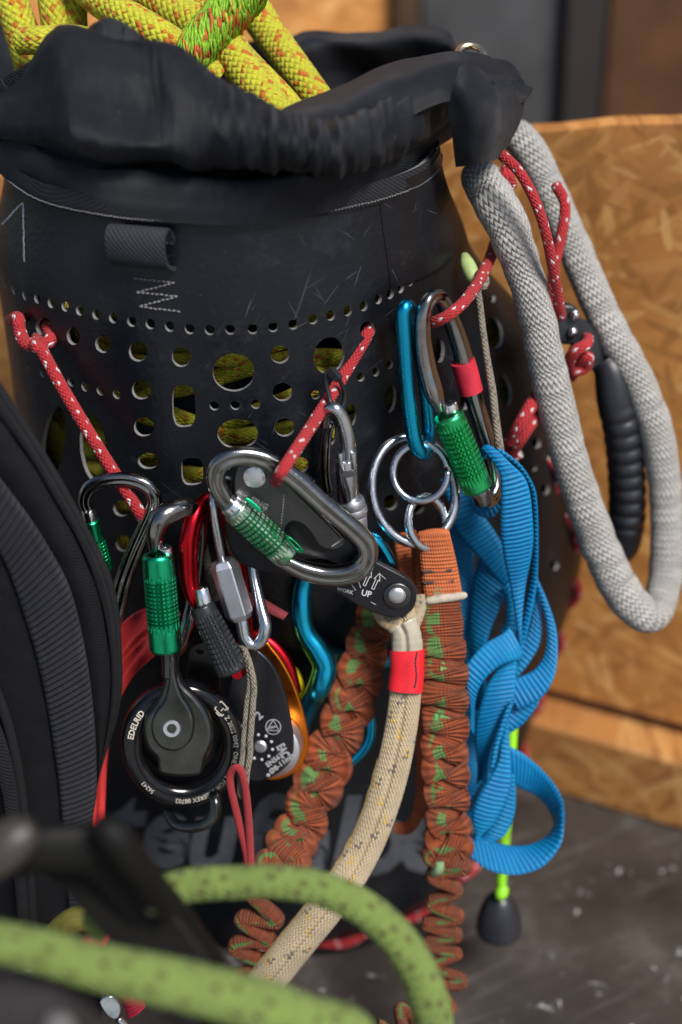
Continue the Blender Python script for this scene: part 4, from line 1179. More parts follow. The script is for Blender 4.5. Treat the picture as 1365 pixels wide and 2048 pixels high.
mb = MB(); c = cR-NR_*.012; lathe(mb, c, NR_, [(58*sR, -.006), (61*sR, -.004), (55*sR, 0), (55*sR, .004), (61*sR, .010), (58*sR, .0115)], 60, e1=E1); build('sheave', mb, M_copper, rp, sharp=50)
mb = MB(); lathe(mb, cR-NR_*.016, NR_, [(84*sR, -.002), (85*sR, 0), (84*sR, .002), (20*sR, .0021)], 60, e1=E1); build('inner_plate', mb, M_black, rp, sharp=50)
build('neck', frame_tube([(338,1296,.770,17),(340,1325,.771,16),(341,1352,.772,17)], 20, .0), M_olive, rp)
mb = MB(); px_tube(mb, [(420,1575,.79,13),(431,1600,.782,13),(428,1630,.780,13),(410,1648,.780,12),(382,1654,.782,12),(352,1648,.786,11),(335,1625,.792,11)], n=50, nu=18)
build('lower_bail', mb, M_olive, rp)
build('side_plate', slab(Pl(408, 1335, .800), [(384,1296),(432,1296),(440,1372),(430,1400),(378,1400),(374,1360)], holes=[[(392,1304),(400,1300),(408,1304),(400,1310)]], th=.003, bev=.0006, smooth=50), M_gun, rp, sharp=45)

# ---- small rescue pulley with the orange cheek
pp = thing('rope_pulley', 'black cheeked pulley with orange rear plate and pale printed markings', 'pulley', at(530, 1440, .80))
plP = Pl(521, 1493, .797, (-.18, -1, .2))
build('front_cheek', slab(plP, [(506,1300),(528,1312),(550,1340),(568,1385),(581,1440),(587,1490),(580,1524),(552,1550),(522,1562),(494,1556),(462,1520),(450,1460),(455,1390),(478,1320)], th=.0028, bev=.0007, smooth=120), M_black, pp, sharp=45)
build('rear_cheek', slab(plP, [(520,1288),(548,1302),(580,1352),(602,1410),(616,1472),(614,1510),(592,1545),(540,1560),(480,1530),(470,1400)], th=.003, h0=-.021, bev=.0008, smooth=120), M_orange, pp, sharp=45)
mb = MB(); c = plP.px(545, 1480, -.016); sP = scale_at(545, 1480, .80)
lathe(mb, c, plP.n, [(62*sP, -.001), (64*sP, .0005), (58*sP, .004), (56*sP, .006), (58*sP, .009), (64*sP, .0125), (62*sP, .0135)], 60); build('sheave', mb, M_silver, pp, sharp=60)
mb = MB(); px_disc(mb, plP, 521, 1493, 14, .0028, .0042, bev=.3, dome=.0004); build('rivet', mb, M_silver, pp, sharp=50)
mb = MB()
for k in range(10):
    a = R(k*36+10); px_disc(mb, plP, 521+25*math.cos(a), 1494+25*math.sin(a), 3.1, .0026, .0032, n=12)
build('dot_ring', mb, M_ink, pp)
mb = MB()
mb.add(px_text(plP, 'EN567', 536, 1535, 14, ang=36, h=.003, bold=.035)); mb.add(px_text(plP, '\u00d88-11mm', 543, 1549, 14.5, ang=38, h=.003, bold=.035))
px_disc(mb, plP, 537, 1550, 4, .0026, .0031, n=14)
mb.add(px_text(plP, 'EAC', 553, 1493, 24, ang=-62, h=.003, bold=.05, sx=.62)); mb.add(px_text(plP, 'VP 2', 494, 1463, 24, ang=42, h=.003, bold=.03))
px_line(mb, plP, [(547+15*math.cos(R(a)), 1454+15*math.sin(R(a))) for a in range(0, 361, 15)], 1.8, .003)
px_line(mb, plP, [(547,1440),(559,1462),(534,1460),(547,1440)], 1.6, .003); mb.add(px_text(plP, 'UIAA', 537, 1458, 7, ang=10, h=.003, bold=.03))
build('cheek_lettering', mb, M_inkd if False else simple('grey laser print', (.34, .34, .35), .6), pp)
build('spacer', slab(Pl(590, 1366, .828), [(570,1332),(588,1340),(605,1366),(609,1394),(594,1400),(574,1372)], th=.006, bev=.001, smooth=36), simple('yellow plastic', (.82, .66, .01), .4), pp, sharp=50)

# ---- big red anodised piece behind the strap
mb = frame_tube([(350,1262,.806,34),(310,1258,.804,37),(272,1292,.803,38),(246,1350,.803,36),(228,1430,.803,30),(217,1510,.803,24),(208,1590,.803,22),(204,1650,.803,22),(212,1720,.805,22)], 80, .0, up=Vector((0, -1, .1)))
P = [(350,1262,.806),(310,1258,.804),(272,1292,.803),(246,1350,.803),(228,1430,.803),(217,1510,.803),(208,1590,.803),(204,1650,.803),(212,1720,.805)]
W_ = [44,46,44,38,30,24,20,20,20]
P = [(350,1262,.806),(310,1256,.804),(270,1288,.803),(232,1345,.803),(206,1430,.803),(197,1510,.803),(193,1590,.803),(193,1650,.803),(200,1720,.805)]; W_ = [46,48,46,34,22,20,19,18,18]
Q = catmull([(*at(*p), w_*scale_at(*p)) for p, w_ in zip(P, W_)], 90)
mb = MB(); gp = []
for k in range(40):
    a = 2*math.pi*k/40; ca, sa = math.cos(a), math.sin(a)
    b_ = .33*math.copysign(abs(sa)**.6, sa)
    if sa > 0: b_ -= .16*math.exp(-((ca-.05)/.16)**2)
    gp.append((ca, b_))
mb.tube([Vector(q[:3]) for q in Q], [q[3] for q in Q], prof=gp, up=Vector((0, -1, .1)))
o = build('ascender_frame', mb, M_redbig, sharp=60); tag(o, 'big curved scuffed red metal frame half hidden by the padded strap', 'metal frame')
mb = MB(); px_tube(mb, [(486,1262,.815,10),(520,1272,.813,12),(552,1296,.812,13),(578,1335,.812,13),(592,1385,.814,12)], n=40, nu=18)
o = build('red_bow', mb, M_red); tag(o, 'thin dark red metal bow just above the orange cheeked pulley', 'metal bow')

# ------------------------------------------------------------------ cords
M_cord = braid('red cord with white flecks', (.46, .022, .028), [((.66, .66, .66), (0, 5), 'a', 3), ((.70, .66, .66), (2, 7), 'b', 3)], N=10, pitch=.0034, bump=.9, rough=.75, dist=.001)
def cord(name, label, P, mat, n=60, nu=18, cat='cord', wob=.0, extra=None, group=None):
    mb = MB(); px_tube(mb, P, n, nu, wob=wob)
    for E_ in (extra or []): px_tube(mb, E_, n, nu, wob=wob)
    return tag(build(name, mb, mat), label, cat, group)
cord('accessory_cord', 'red and white cord slanting from a knot at far left to a dark carabiner', [(24,640,.905,12),(36,636,.872,13),(40,660,.866,13),(52,686,.858,14),(84,690,.852,14),(103,676,.856,14),(96,654,.870,13),(86,652,.884,12),(80,668,.880,12),(72,690,.850,13),(84,702,.846,13),(104,738,.840,13),(132,788,.832,13),(190,884,.816,13),(246,972,.800,13),(280,1026,.795,13),(288,1040,.80,12)], M_cord, 140)
cord('accessory_cord', 'red and white cord running from a hole in the bag to the rope wrench', [(752,640,.862,12),(742,655,.850,13),(728,682,.842,13),(690,746,.830,13),(640,826,.800,13),(592,900,.766,13),(566,940,.750,13),(556,956,.757,13),(552,964,.772,12)], M_cord, 90)
cord('accessory_cord', 'red and white cord threaded through the carabiner with red tape', [(774,668,.885,10),(786,655,.868,11),(810,648,.862,12),(850,648,.850,12),(880,640,.838,12),(905,625,.838,12),(930,602,.848,12),(952,572,.870,12),(970,540,.895,12),(984,508,.92,12),(990,488,.94,12)], M_cord, 90)
cord('accessory_cord', 'two strands of red and white cord hanging below the collar flap', [(985,292,.905,10),(1006,312,.895,11),(1040,345,.885,11),(1072,405,.88,11),(1093,470,.88,11),(1107,540,.885,11),(1117,596,.895,11),(1122,634,.905,11)], M_cord, 80,
     extra=[[(1016,336,.93,14),(1014,352,.925,15),(1022,372,.93,14)], [(1112,370,.95,11),(1128,400,.94,11),(1130,432,.935,11),(1121,482,.928,11),(1110,530,.922,11),(1106,580,.915,11),(1114,634,.91,11)]])
cord('accessory_cord', 'short tight turns of red and white cord low on the right flank of the bag', [(1018,884,.885,13),(1040,850,.878,14),(1062,812,.885,14),(1074,792,.90,13)], M_cord, 40,
     extra=[[(1024,905,.89,12),(1044,872,.882,14),(1068,838,.888,13),(1084,812,.905,12)], [(1010,900,.90,12),(1022,915,.895,12),(1040,905,.893,12)]])
# knot on the handle fitting
mb = MB(); px_tube(mb, [(1148,742,.915,11),(1140,722,.905,12),(1152,702,.898,13),(1172,690,.90,12),(1176,676,.915,11),(1160,684,.922,11),(1146,706,.925,11),(1160,722,.908,12),(1176,712,.902,12),(1172,734,.906,12),(1152,744,.906,11),(1142,756,.912,10)], n=110, nu=16)
tag(build('cord_knot', mb, M_cord), 'lumpy red and white cord knot tied to the black grip', 'knot')
# lacing round the base and up the right flank, weaving in and out
mb = MB(); pts_ = []
for i in range(0, 400):
    t = i/399
    if t < .55: th = R(lerp(-80, 84, t/.55)); z = .016
    else: th = R(84+4*math.sin((t-.55)*9)); z = lerp(.016, .40, (t-.55)/.45)
    ph = t*2*math.pi*13.5
    pts_.append(bag(th, z+.002*math.sin(ph*.5), -.0025+.0055*math.sin(ph)))
mb.tube(pts_, .0042, nu=12)
tag(build('lacing_cord', mb, M_cord), 'red and white lacing cord stitched round the foot and right side of the bag', 'lacing')

# thin tan cord and pale green sleeve at the right
M_tan = braid('grubby tan cord', (.30, .26, .20), [((.16, .13, .10), (1,), 'ab', 1)], N=6, pitch=.003, bump=1.0, dist=.001)
cord('thin_cord', 'thin grubby tan cord hanging straight beside the steel spine with red tape', [(948,560,.90,9),(962,552,.892,13),(966,568,.886,13),(955,578,.884,9),(960,610,.882,7),(966,660,.876,7),(975,720,.868,7),(985,780,.86,8),(992,840,.852,8),(1000,900,.846,9),(1002,930,.85,9)], M_tan, 80)
o = cord('green_sleeve', 'short pale green tube end poking out above the tan cord', [(930,512,.915,9),(936,530,.905,15),(946,552,.897,15),(956,566,.895,9)], simple('pale green rubber', (.36, .46, .18), .6, vscale=60), 30, cat='tube')
cord('thin_cord', 'double strand of grubby tan cord beside the black pulley ring', [(486,1286,.772,5),(494,1320,.768,6),(500,1350,.767,6),(496,1400,.767,6),(489,1470,.768,6),(483,1540,.768,6),(481,1585,.768,6),(486,1594,.768,6),(491,1580,.767,6),(498,1520,.766,6.5),(504,1440,.765,6.5),(508,1385,.765,6.5),(502,1335,.766,6.5),(490,1300,.770,6),(478,1290,.775,5)], M_tan, 130, 14, wob=.0008)
cord('thin_cord', 'tan cord peeping out between the red carabiner and the quick link', [(404,1060,.80,8),(412,1110,.798,8),(424,1160,.797,9),(434,1200,.798,8)], M_tan, 40)
M_rcord = braid('plain dull red cord', (.40, .03, .035), [], N=10, pitch=.0022, bump=.7)
cord('red_loop', 'plain red cord loop hanging below the tan cord', [(500,1760,.775,8),(494,1710,.772,8),(482,1660,.77,8),(470,1610,.768,8),(461,1570,.766,8),(462,1546,.765,8),(474,1535,.763,8),(484,1545,.7615,8),(490,1570,.762,8),(495,1610,.765,8),(499,1660,.768,8),(501,1710,.771,8),(503,1760,.774,8)], M_rcord, 120, 14)

# ------------------------------------------------------------------ thick grey rope loop and the grip
M_grey = braid('thick pale grey braided rope', (.58, .56, .52), [], N=22, pitch=.0050, bump=1.2, dist=.0017, grime=((.30, .27, .22), .3), sheen=.15)
rope = [(950,352,.965,30),(966,362,.935,40),(990,405,.915,44),(1018,462,.905,42),(1044,530,.90,38),(1068,610,.895,37),(1087,695,.892,37),(1110,800,.888,38),(1134,900,.882,37),(1166,1000,.876,37),(1204,1100,.87,38),(1244,1182,.866,39),(1276,1222,.866,37),(1302,1230,.87,34),(1322,1205,.878,33),(1331,1140,.888,33),(1334,1050,.90,33),(1328,950,.91,33),(1306,840,.918,34),(1270,750,.925,34),(1226,668,.935,34),(1182,575,.95,34),(1140,475,.97,34),(1095,370,.99,34),(1058,300,1.0,34),(1030,268,1.01,34)]
rope = [(a, b, c, r_*(1+.05*noise.noise(Vector((i_*.9, 2, 3))))) for i_, (a, b, c, r_) in enumerate(rope)]
mb = MB(); px_tube(mb, rope, n=260, nu=36, wob=.0012)
rp_ = build('grey_rope', mb, M_grey); tag(rp_, 'thick pale grey braided rope loop hanging off the right side of the bag', 'rope')
grip = thing('grip', 'curved black ribbed rubber grip inside the grey rope loop', 'grip', at(1245, 920, .93))
M_rub = simple('black rubber', (.012, .013, .017), .42, 0, var=.2, vscale=90, rvar=.1)
Q = catmull([(*at(a, b, c), r_*scale_at(a, b, c)) for a, b, c, r_ in [(1208,722,.930,27),(1222,748,.926,33),(1231,800,.922,37),(1244,860,.92,37),(1252,930,.92,37),(1255,1000,.92,37),(1252,1050,.92,37),(1250,1090,.92,30),(1240,1116,.922,20)]], 150)
mb = MB(); P_ = [Vector(q[:3]) for q in Q]; rows = []; nu = 40
for i in range(150):
    T = (P_[min(149, i+1)]-P_[max(0, i-1)]).normalized(); up = (Vector((.5, -1, .35)) - T*T.dot(Vector((.5, -1, .35)))).normalized(); B = T.cross(up); row_ = []
    t = i/149
    env = sstep(.18, .26, t)*(1-sstep(.80, .86, t))
    for j in range(nu):
        a = 2*math.pi*j/nu; lobe = max(0, math.cos(a))**1.5
        rr = Q[i][3]*(1 + env*(-.10+.16*abs(math.sin(t*math.pi*15)))*(.35+.65*lobe))
        row_.append(P_[i]+(up*math.cos(a)+B*math.sin(a))*rr)
    rows.append(row_)
b_ = mb.grid(rows, closed_u=True); mb.fan([b_+j for j in range(nu)]); mb.fan([b_+149*nu+j for j in range(nu)])
build('rubber_sleeve', mb, M_rub, grip, sharp=70)
build('strap_end', slab(Pl(1185, 695, .932, (.3, -1, .2)), [(1150,640),(1172,640),(1196,668),(1222,712),(1232,738),(1200,748),(1176,728),(1154,690)], th=.005, bev=.001, smooth=60), M_rub, grip, sharp=45)
build('fitting', slab(Pl(1140, 648, .925, (.1, -1, .2)), [(1116,618),(1150,612),(1166,650),(1166,684),(1140,690),(1118,680)], th=.008, bev=.002, smooth=50), M_rub, grip, sharp=45)
for x, y in ((1148, 629), (1144, 664)):
    mb = MB(); px_disc(mb, Pl(1140, 648, .925, (.1, -1, .2)), x, y, 11, .008, .012, dome=.002, bev=.3); build('bolt', mb, M_bright, grip, sharp=60)

# ------------------------------------------------------------------ elastic orange lanyards
def lany_mat():
    q = NB('orange elastic webbing'); u, v, _ = q.uv()
    rib = q.math('SINE', q.math('MULTIPLY', v, 2*math.pi/.0020))
    n = q.noise(1, 4, .6, q.vmap(q.n('ShaderNodeUVMap').outputs[0], (1.2, 420, 1)))
    col = q.ramp(n, [(.3, (.15, .027, .009)), (.55, (.32, .060, .014)), (.75, (.42, .11, .036))])
    col = q.mix(q.math('MULTIPLY', q.step(rib, .1, -1.0), .55), col, (.10, .022, .008))
    g = q.noise(60, 5, .65); col = q.mix(q.math('MULTIPLY', q.step(g, .42, .66), .55), col, (.12, .052, .030))
    bl = q.step(q.noise(210, 3, .6), .63, .69); col = q.mix(q.math('MULTIPLY', bl, .35), col, (.05, .04, .045))
    warp = q.math('SINE', q.math('MULTIPLY', u, 2*math.pi*70))
    fl = q.math('MULTIPLY', q.step(warp, .3, .9), q.step(rib, .0, .8)); col = q.mix(q.math('MULTIPLY', fl, .16), col, (.50, .25, .14))
    pt = q.n('ShaderNodeNewGeometry').outputs['Pointiness']; col = q.mix(q.math('MULTIPLY', q.step(pt, .51, .60), .6), col, (.13, .062, .04))
    gm = q.step(q.noise(1, 2, .5, q.vmap(q.n('ShaderNodeUVMap').outputs[0], (9, 95, 1))), .50, .53)
    gm = q.math('MULTIPLY', gm, q.math('MULTIPLY', q.step(u, .90, .93), q.step(u, 1.11, 1.08)))
    col = q.mix(q.math('MULTIPLY', gm, .85), col, (.085, .22, .06))
    q.set(Base_Color=col, Roughness=.78); q.b.inputs['Sheen Weight'].default_value = .03; q.b.inputs['Specular IOR Level'].default_value = .3
    q.bump(q.math('ADD', rib, q.math('MULTIPLY', warp, .3)), .9, .0007)
    return q.m
M_lany = lany_mat()
def elastic(P, prof_tab, n=520, seed=0.0, period=62.):
    """P: (px,py,Y); prof_tab: list of (t, halfw_px, halft_px, sideamp_px, depthamp_px). returns mesh + frames"""
    Q = catmull([tuple(at(*p)) for p in P], n); C = [Vector(q) for q in Q]
    L = [0.]
    for a, b in zip(C, C[1:]): L.append(L[-1]+(b-a).length)
    s_ = scale_at(*P[len(P)//2]); per = period*s_
    cen = []; fr = []
    ts = [p[0] for p in prof_tab]
    g = lambda t, k: tab(ts, [p[k] for p in prof_tab], t)
    base = []
    for i in range(n):
        T = (C[min(n-1, i+1)]-C[max(0, i-1)]).normalized(); nv = (CAM-C[i]).normalized(); nv = (nv-T*T.dot(nv)).normalized(); e = T.cross(nv)
        base.append((T, nv, e))
    side = []; phs = []
    for i in range(n):
        t = i/(n-1); T, nv, e = base[i]
        ph = 2*math.pi*L[i]/per + 3.0*noise.noise(Vector((L[i]*24, seed, 0))) + seed; phs.append(ph)
        am = 1+.4*noise.noise(Vector((L[i]*30, seed+5, 1)))
        side.append(C[i] + e*(g(t, 3)*s_*am*math.sin(ph)))
    mb = MB(); nu = 44; rows = []; LL = [0.]
    for i in range(n):
        t = i/(n-1); T, nv, e = base[i]
        am = 1+.8*noise.noise(Vector((L[i]*34, seed+9, 1)))
        cen.append(side[i] + nv*(g(t, 4)*s_*am*(abs(math.sin(phs[i]*.5))**.75*1.5-.7)))
    for i in range(1, n): LL.append(LL[-1]+(cen[i]-cen[i-1]).length)
    for i in range(n):
        t = i/(n-1); T2 = (side[min(n-1, i+1)]-side[max(0, i-1)]).normalized(); nv = base[i][1]; nv = (nv-T2*T2.dot(nv)).normalized()
        e = T2.cross(nv)
        w_, h_ = g(t, 1)*s_, g(t, 2)*s_; row_ = []
        wr_ = g(t, 4)/10.0; fo = abs(math.sin(phs[i]*.5))
        for j in range(nu):
            a = 2*math.pi*j/nu; ca, sa = math.cos(a), math.sin(a)
            x = w_*math.copysign(abs(ca)**.7, ca); y = h_*math.copysign(abs(sa)**.8, sa)
            k = 1-2*abs(noise.noise(Vector((L[i]*95+seed, ca*.9, sa*.8+seed))))
            k2 = 1-2*abs(noise.noise(Vector((L[i]*210+seed+ca*.5, ca*1.2+4, sa*1.0))))
            ed = noise.noise(Vector((L[i]*85, (1 if ca > 0 else -1)*3.1+seed, 7)))
            x *= 1+wr_*(.10*ed-.07+.10*fo)
            y += h_*min(1.3, wr_)*(.42*k+.20*k2) + h_*.06*k2
            row_.append(cen[i]+e*x+nv*y)
        rows.append(row_); fr.append((cen[i], e, nv, w_, h_))
    b = mb.grid(rows, closed_u=True, uv=lambda i, j: (((j/nu)+.75) % 1 if j < nu else .75, LL[min(i, n-1)]))
    for fi in range(len(mb.f)):
        u_ = mb.uv[fi]
        if max(q[0] for q in u_)-min(q[0] for q in u_) > .5: mb.uv[fi] = [(q[0]+1 if q[0] < .5 else q[0], q[1]) for q in u_]
    mb.fan([b+j for j in range(nu)]); mb.fan([b+(n-1)*nu+j for j in range(nu)])
    return mb, fr, LL
lo1 = thing('lanyard', 'orange elastic webbing lanyard hanging from the small steel link on the right', 'lanyard', at(870, 1100, .81))
mb, fr, LL = elastic([(878,1190,.806),(882,1260,.804),(888,1330,.803),(890,1420,.803),(890,1500,.803),(893,1580,.803),(898,1660,.804),(895,1740,.806),(888,1820,.808),(884,1900,.80),(890,1960,.785),(872,2010,.768),(820,2045,.752),(770,2075,.742)],
  [(0,41,9,0,1),(.05,43,11,0,5),(.12,45,13,2,8),(.36,44,13,4,10),(.47,39,14,8,9),(.53,25,15,24,5),(.59,12,17,34,2),(.78,11.5,17,32,2),(.86,11,16,30,2),(1,11,16,30,2)], seed=2.3, period=50, n=1000)
build('elastic_tube', mb, M_lany, lo1)
def decal_on(fr, LL, s0, s_txt, size, flip=1, lift=.0012, off=0.0):
    V, F = text_tris(s_txt, 1.0, .03, 0, 2); V, F = subdivide(V, F, .12); mb = MB()
    n = len(fr)
    for v in V:
        s_ = s0 - v.x*size*.72; i = 0
        lo, hi = 0, n-1
        while hi-lo > 1:
            m = (lo+hi)//2
            if LL[m] < s_: lo = m
            else: hi = m
        c, e, nv, w_, h_ = fr[lo]; a = flip*((v.y-.35)*size+off); q = max(0, 1-(a/w_)**2)**.5
        mb.v.append(c+e*a+nv*(h_*q**.8+lift))
    for f in F: mb.face(f)
    return mb
build('elastic_lettering', decal_on(fr, LL, .098, 'Treerunner', .0155, flip=1, lift=.0016), simple('green woven print', (.09, .26, .07), .75, vscale=250, var=.4), lo1)
def strip(mb, L, R_, th=.0016, rib=.0034, ra=.0005, nw=10, dens=6, bow=0.0016):
    """flat webbing between two edges (px,py,Y): ribs across, rolled edges"""
    L0 = [Vector(q) for q in catmull([tuple(at(*p)) for p in L], 200)]; R0 = [Vector(q) for q in catmull([tuple(at(*p)) for p in R_], 200)]
    ln = 0.
    for a, b, c, d in zip(L0, L0[1:], R0, R0[1:]): ln += ((b+d)/2-(a+c)/2).length
    n = max(40, min(700, int(ln/rib*dens)))
    L0 = [Vector(q) for q in catmull([tuple(at(*p)) for p in L], n)]; R0 = [Vector(q) for q in catmull([tuple(at(*p)) for p in R_], n)]
    rows = []; s_ = 0.
    LLs = []
    for i in range(n):
        if i: s_ += ((L0[i]+R0[i])/2-(L0[i-1]+R0[i-1])/2).length
        LLs.append(s_)
        C = (L0[i]+R0[i])/2; A = R0[i]-L0[i]
        T = ((L0[min(n-1, i+1)]+R0[min(n-1, i+1)])-(L0[max(0, i-1)]+R0[max(0, i-1)])).normalized()
        nv = A.cross(T)
        nv = nv.normalized() if nv.length > 1e-9 else (CAM-C).normalized()
        if nv.dot(CAM-C) < 0: nv = -nv
        rp_ = ra*math.sin(2*math.pi*s_/rib); row_ = []
        for j in range(nw+1):
            t = j/nw; ed = min(t, 1-t); k = math.sqrt(max(0, 1-(1-min(1, ed/.08))**2))
            row_.append(L0[i]+A*t+nv*(th*(.25+.75*k)*.5 + rp_*min(1, ed/.1) + bow*math.sin(math.pi*t) + (.0003 if .08 < ed < .16 else 0)))
        for j in range(nw, -1, -1):
            t = j/nw; ed = min(t, 1-t); k = math.sqrt(max(0, 1-(1-min(1, ed/.08))**2))
            row_.append(L0[i]+A*t-nv*(th*(.25+.75*k)*.5 - rp_*.5 - bow*math.sin(math.pi*t)))
        rows.append(row_)
    m = 2*nw+2
    b = mb.grid(rows, closed_u=True, uv=lambda i, j: ((j/nw if j <= nw else (m-1-j)/nw), LLs[min(i, n-1)]))
    for e in (0, n-1):
        for j in range(nw): mb.face((b+e*m+j, b+e*m+j+1, b+e*m+m-2-j, b+e*m+m-1-j))
# sewn loop of the lanyard
def flat_mat():
    q = NB('orange flat webbing'); u, v, uvv = q.uv()
    n = q.noise(70, 5, .65); col = q.ramp(n, [(.3, (.36, .075, .018)), (.7, (.54, .14, .036))])
    rib = q.math('SINE', q.math('MULTIPLY', v, 2*math.pi/.0026)); col = q.mix(q.math('MULTIPLY', q.step(rib, .2, -.9), .5), col, (.17, .04, .012))
    q.set(Base_Color=col, Roughness=.75); q.b.inputs['Sheen Weight'].default_value = .03
    q.bump(q.math('SINE', q.math('MULTIPLY', u, 90)), .4, .0004); return q.m
M_flat = flat_mat()
mb = MB(); strip(mb, [(832,1092,.822),(833,1070,.812),(836,1082,.808),(842,1140,.806),(850,1202,.806)], [(896,1078,.822),(898,1062,.812),(902,1074,.808),(916,1136,.806),(927,1198,.806)], th=.002, rib=.0028, ra=.0004)
build('sewn_end', mb, M_flat, lo1, sharp=70)
mb = MB(); strip(mb, [(826,1090,.826),(828,1120,.822),(840,1220,.815),(846,1330,.812),(850,1420,.812)], [(838,1086,.815),(843,1130,.811),(852,1230,.808),(862,1330,.808),(864,1420,.808)], th=.002, rib=.0028, ra=.0003)
build('rear_ply', mb, M_flat, lo1, sharp=70)
mb = MB(); strip(mb, [(786,1068,.838),(792,1110,.832),(806,1200,.826),(822,1300,.824),(832,1450,.826),(832,1560,.828),(838,1640,.826)], [(832,1060,.838),(836,1110,.832),(848,1200,.826),(856,1300,.824),(852,1450,.826),(852,1560,.828),(866,1620,.826)], th=.002, rib=.0028, ra=.0003)
mb2 = MB(); strip(mb2, [(792,1668,.835),(820,1668,.832),(842,1644,.826),(852,1590,.822)], [(790,1646,.835),(812,1642,.832),(826,1620,.826),(834,1570,.822)], th=.002, rib=.0028, ra=.0003)
build('rear_loop', mb, M_flat, lo1, sharp=70); build('rear_fold', mb2, M_flat, lo1, sharp=70)
mb = MB()
for y0, x0, x1 in ((1144, 848, 902), (1166, 850, 906)):
    for k in range(17):
        x = lerp(x0, x1, k/16); P_ = [at(x-1.5, y0+2.6-(x-x0)*.05, .8044), at(x, y0-(x-x0)*.05, .8036), at(x+1.5, y0-2.6-(x-x0)*.05, .8044)]
        mb.tube(P_, .00075, nu=6)
tag(build('bar_tack', mb, simple('dark brown thread', (.05, .035, .035), .8, vscale=300), lo1), kind='stuff')
mb = MB(); px_tube(mb, [(853,1203,.8035,5),(860,1202,.8025,8),(880,1198,.802,9),(905,1195,.802,8.5),(924,1192,.8025,8),(932,1190,.8035,5)], n=60, nu=14, wob=.0007)
build('frayed_edge', mb, simple('frayed pale fibre', (.44, .37, .30), .9, vscale=220, var=.3, wear=((.5, .14, .08), 190, .62), bump=.8, bscale=900), lo1)
mb = MB(); px_tube(mb, [(868,1746,.792,9),(878,1738,.789,11),(880,1724,.789,9)], n=16, nu=10)
M_fluff = simple('green grey fluff', (.16, .25, .12), .85); build('lint_tuft', mb, M_fluff, lo1)
build('woven_mark', text_mb('\u00ae', lambda x, y: at(868+x*1.0, 1194-y, .8036), 26., bold=.4), M_fluff, lo1)

lo2 = thing('lanyard', 'orange elastic lanyard crossing behind the beige rope down to the left', 'lanyard', at(740, 1240, .815))
mb, fr2, LL2 = elastic([(772,1150,0.838),(756,1215,0.832),(735,1290,0.826),(715,1370,0.822),(686,1450,0.818),(655,1525,0.814),(626,1600,0.812),(596,1665,0.809),(566,1725,0.790),(540,1790,0.787),(515,1850,0.784),(503,1900,0.780),(506,1950,0.775),(530,2000,0.765)],
  [(0,32,11,2,7),(.12,36,12,7,9),(.25,40,13,10,11),(.45,44,14,11,11),(.6,36,15,15,9),(.70,20,16,32,3),(.8,13,17,38,2),(1,13,17,34,2)], seed=6.1, period=58, n=900)
build('elastic_tube', mb, M_lany, lo2)

# ------------------------------------------------------------------ beige double rope in a clear sleeve
lv = thing('split_tail', 'beige flecked double rope with red tape, leading from the rope wrench pin', 'rope tail', at(810, 1240, .79))
pathB = [(800,1218,.792,26),(808,1240,.79,28),(813,1280,.789,30),(814,1330,.788,31),(810,1400,.787,32),(800,1470,.786,33),(784,1545,.785,34),(760,1625,.784,34),(728,1700,.783,35),(690,1765,.78,36),(645,1825,.777,37),(600,1880,.774,37),(556,1935,.771,37),(516,1985,.768,37),(480,2040,.765,37)]
M_beige = braid('beige rope with yellow and navy flecks', (.54, .415, .25), [((.66, .38, .02), (2, 3, 16, 17), 'a', 6), ((.03, .036, .075), (4, 5, 18, 19), 'b', 6)], N=28, pitch=.0036, bump=.85, dist=.0011, sheen=.2, rough=.6, grime=((.36, .27, .15), .35))
two = []
for k in range(56):
    a = 2*math.pi*k/56; ca, sa = math.cos(a), math.sin(a)
    r_ = math.sqrt((1.0*ca)**2+(.52*sa)**2); x = ca; y = .50*math.copysign(abs(sa)**.8, sa)
    y *= 1-.55*math.exp(-((ca+.08)/.11)**2)
    two.append((x, y))
Q = catmull([(*at(a, b, c), r_*scale_at(a, b, c)) for a, b, c, r_ in pathB], 220)
mb = MB(); mb.tube([Vector(q[:3]) for q in Q], [q[3] for q in Q], prof=two, up=Vector((0, -1, .25)))
build('twin_rope', mb, M_beige, lv)
mb = MB(); px_tube(mb, [(752,1204,.796,15),(768,1236,.794,16),(790,1250,.792,17),(806,1258,.791,17)], n=30, nu=18); px_tube(mb, [(836,1190,.797,14),(838,1214,.795,15),(828,1240,.793,17),(818,1258,.791,17)], n=30, nu=18)
px_tube(mb, [(770,1228,.797,14),(795,1240,.796,15),(826,1232,.797,14)], n=24, nu=16)
build('eye_strands', mb, M_beige, lv)
def milky():
    q = NB('milky shrink tube'); n = q.noise(60, 5, .6)
    q.set(Base_Color=q.ramp(n, [(.3, (.50, .44, .32)), (.7, (.62, .57, .46))]), Roughness=.22); q.b.inputs['Transmission Weight'].default_value = .35; q.b.inputs['IOR'].default_value = 1.3
    q.bump(q.noise(120, 4, .6), .5, .001); return q.m
mb = MB(); Qs = catmull([(*at(a, b, c), r_*scale_at(a, b, c)) for a, b, c, r_ in [(805,1246,.7885,32),(812,1262,.7875,29),(815,1285,.787,31),(815,1310,.787,32)]], 24)
mb.tube([Vector(q[:3]) for q in Qs], [q[3]*(1+.05*noise.noise(Vector((i*.4, 0, 0)))) for i, q in enumerate(Qs)], prof=[(a, b*1.45) for a, b in two], up=Vector((0, -1, .25)), cap=False)
build('shrink_tube', mb, milky(), lv)
def rounded(n=40, b_=.6): return [(math.copysign(abs(math.cos(2*math.pi*k/n))**.8, math.cos(2*math.pi*k/n)), b_*math.copysign(abs(math.sin(2*math.pi*k/n))**.8, math.sin(2*math.pi*k/n))) for k in range(n)]
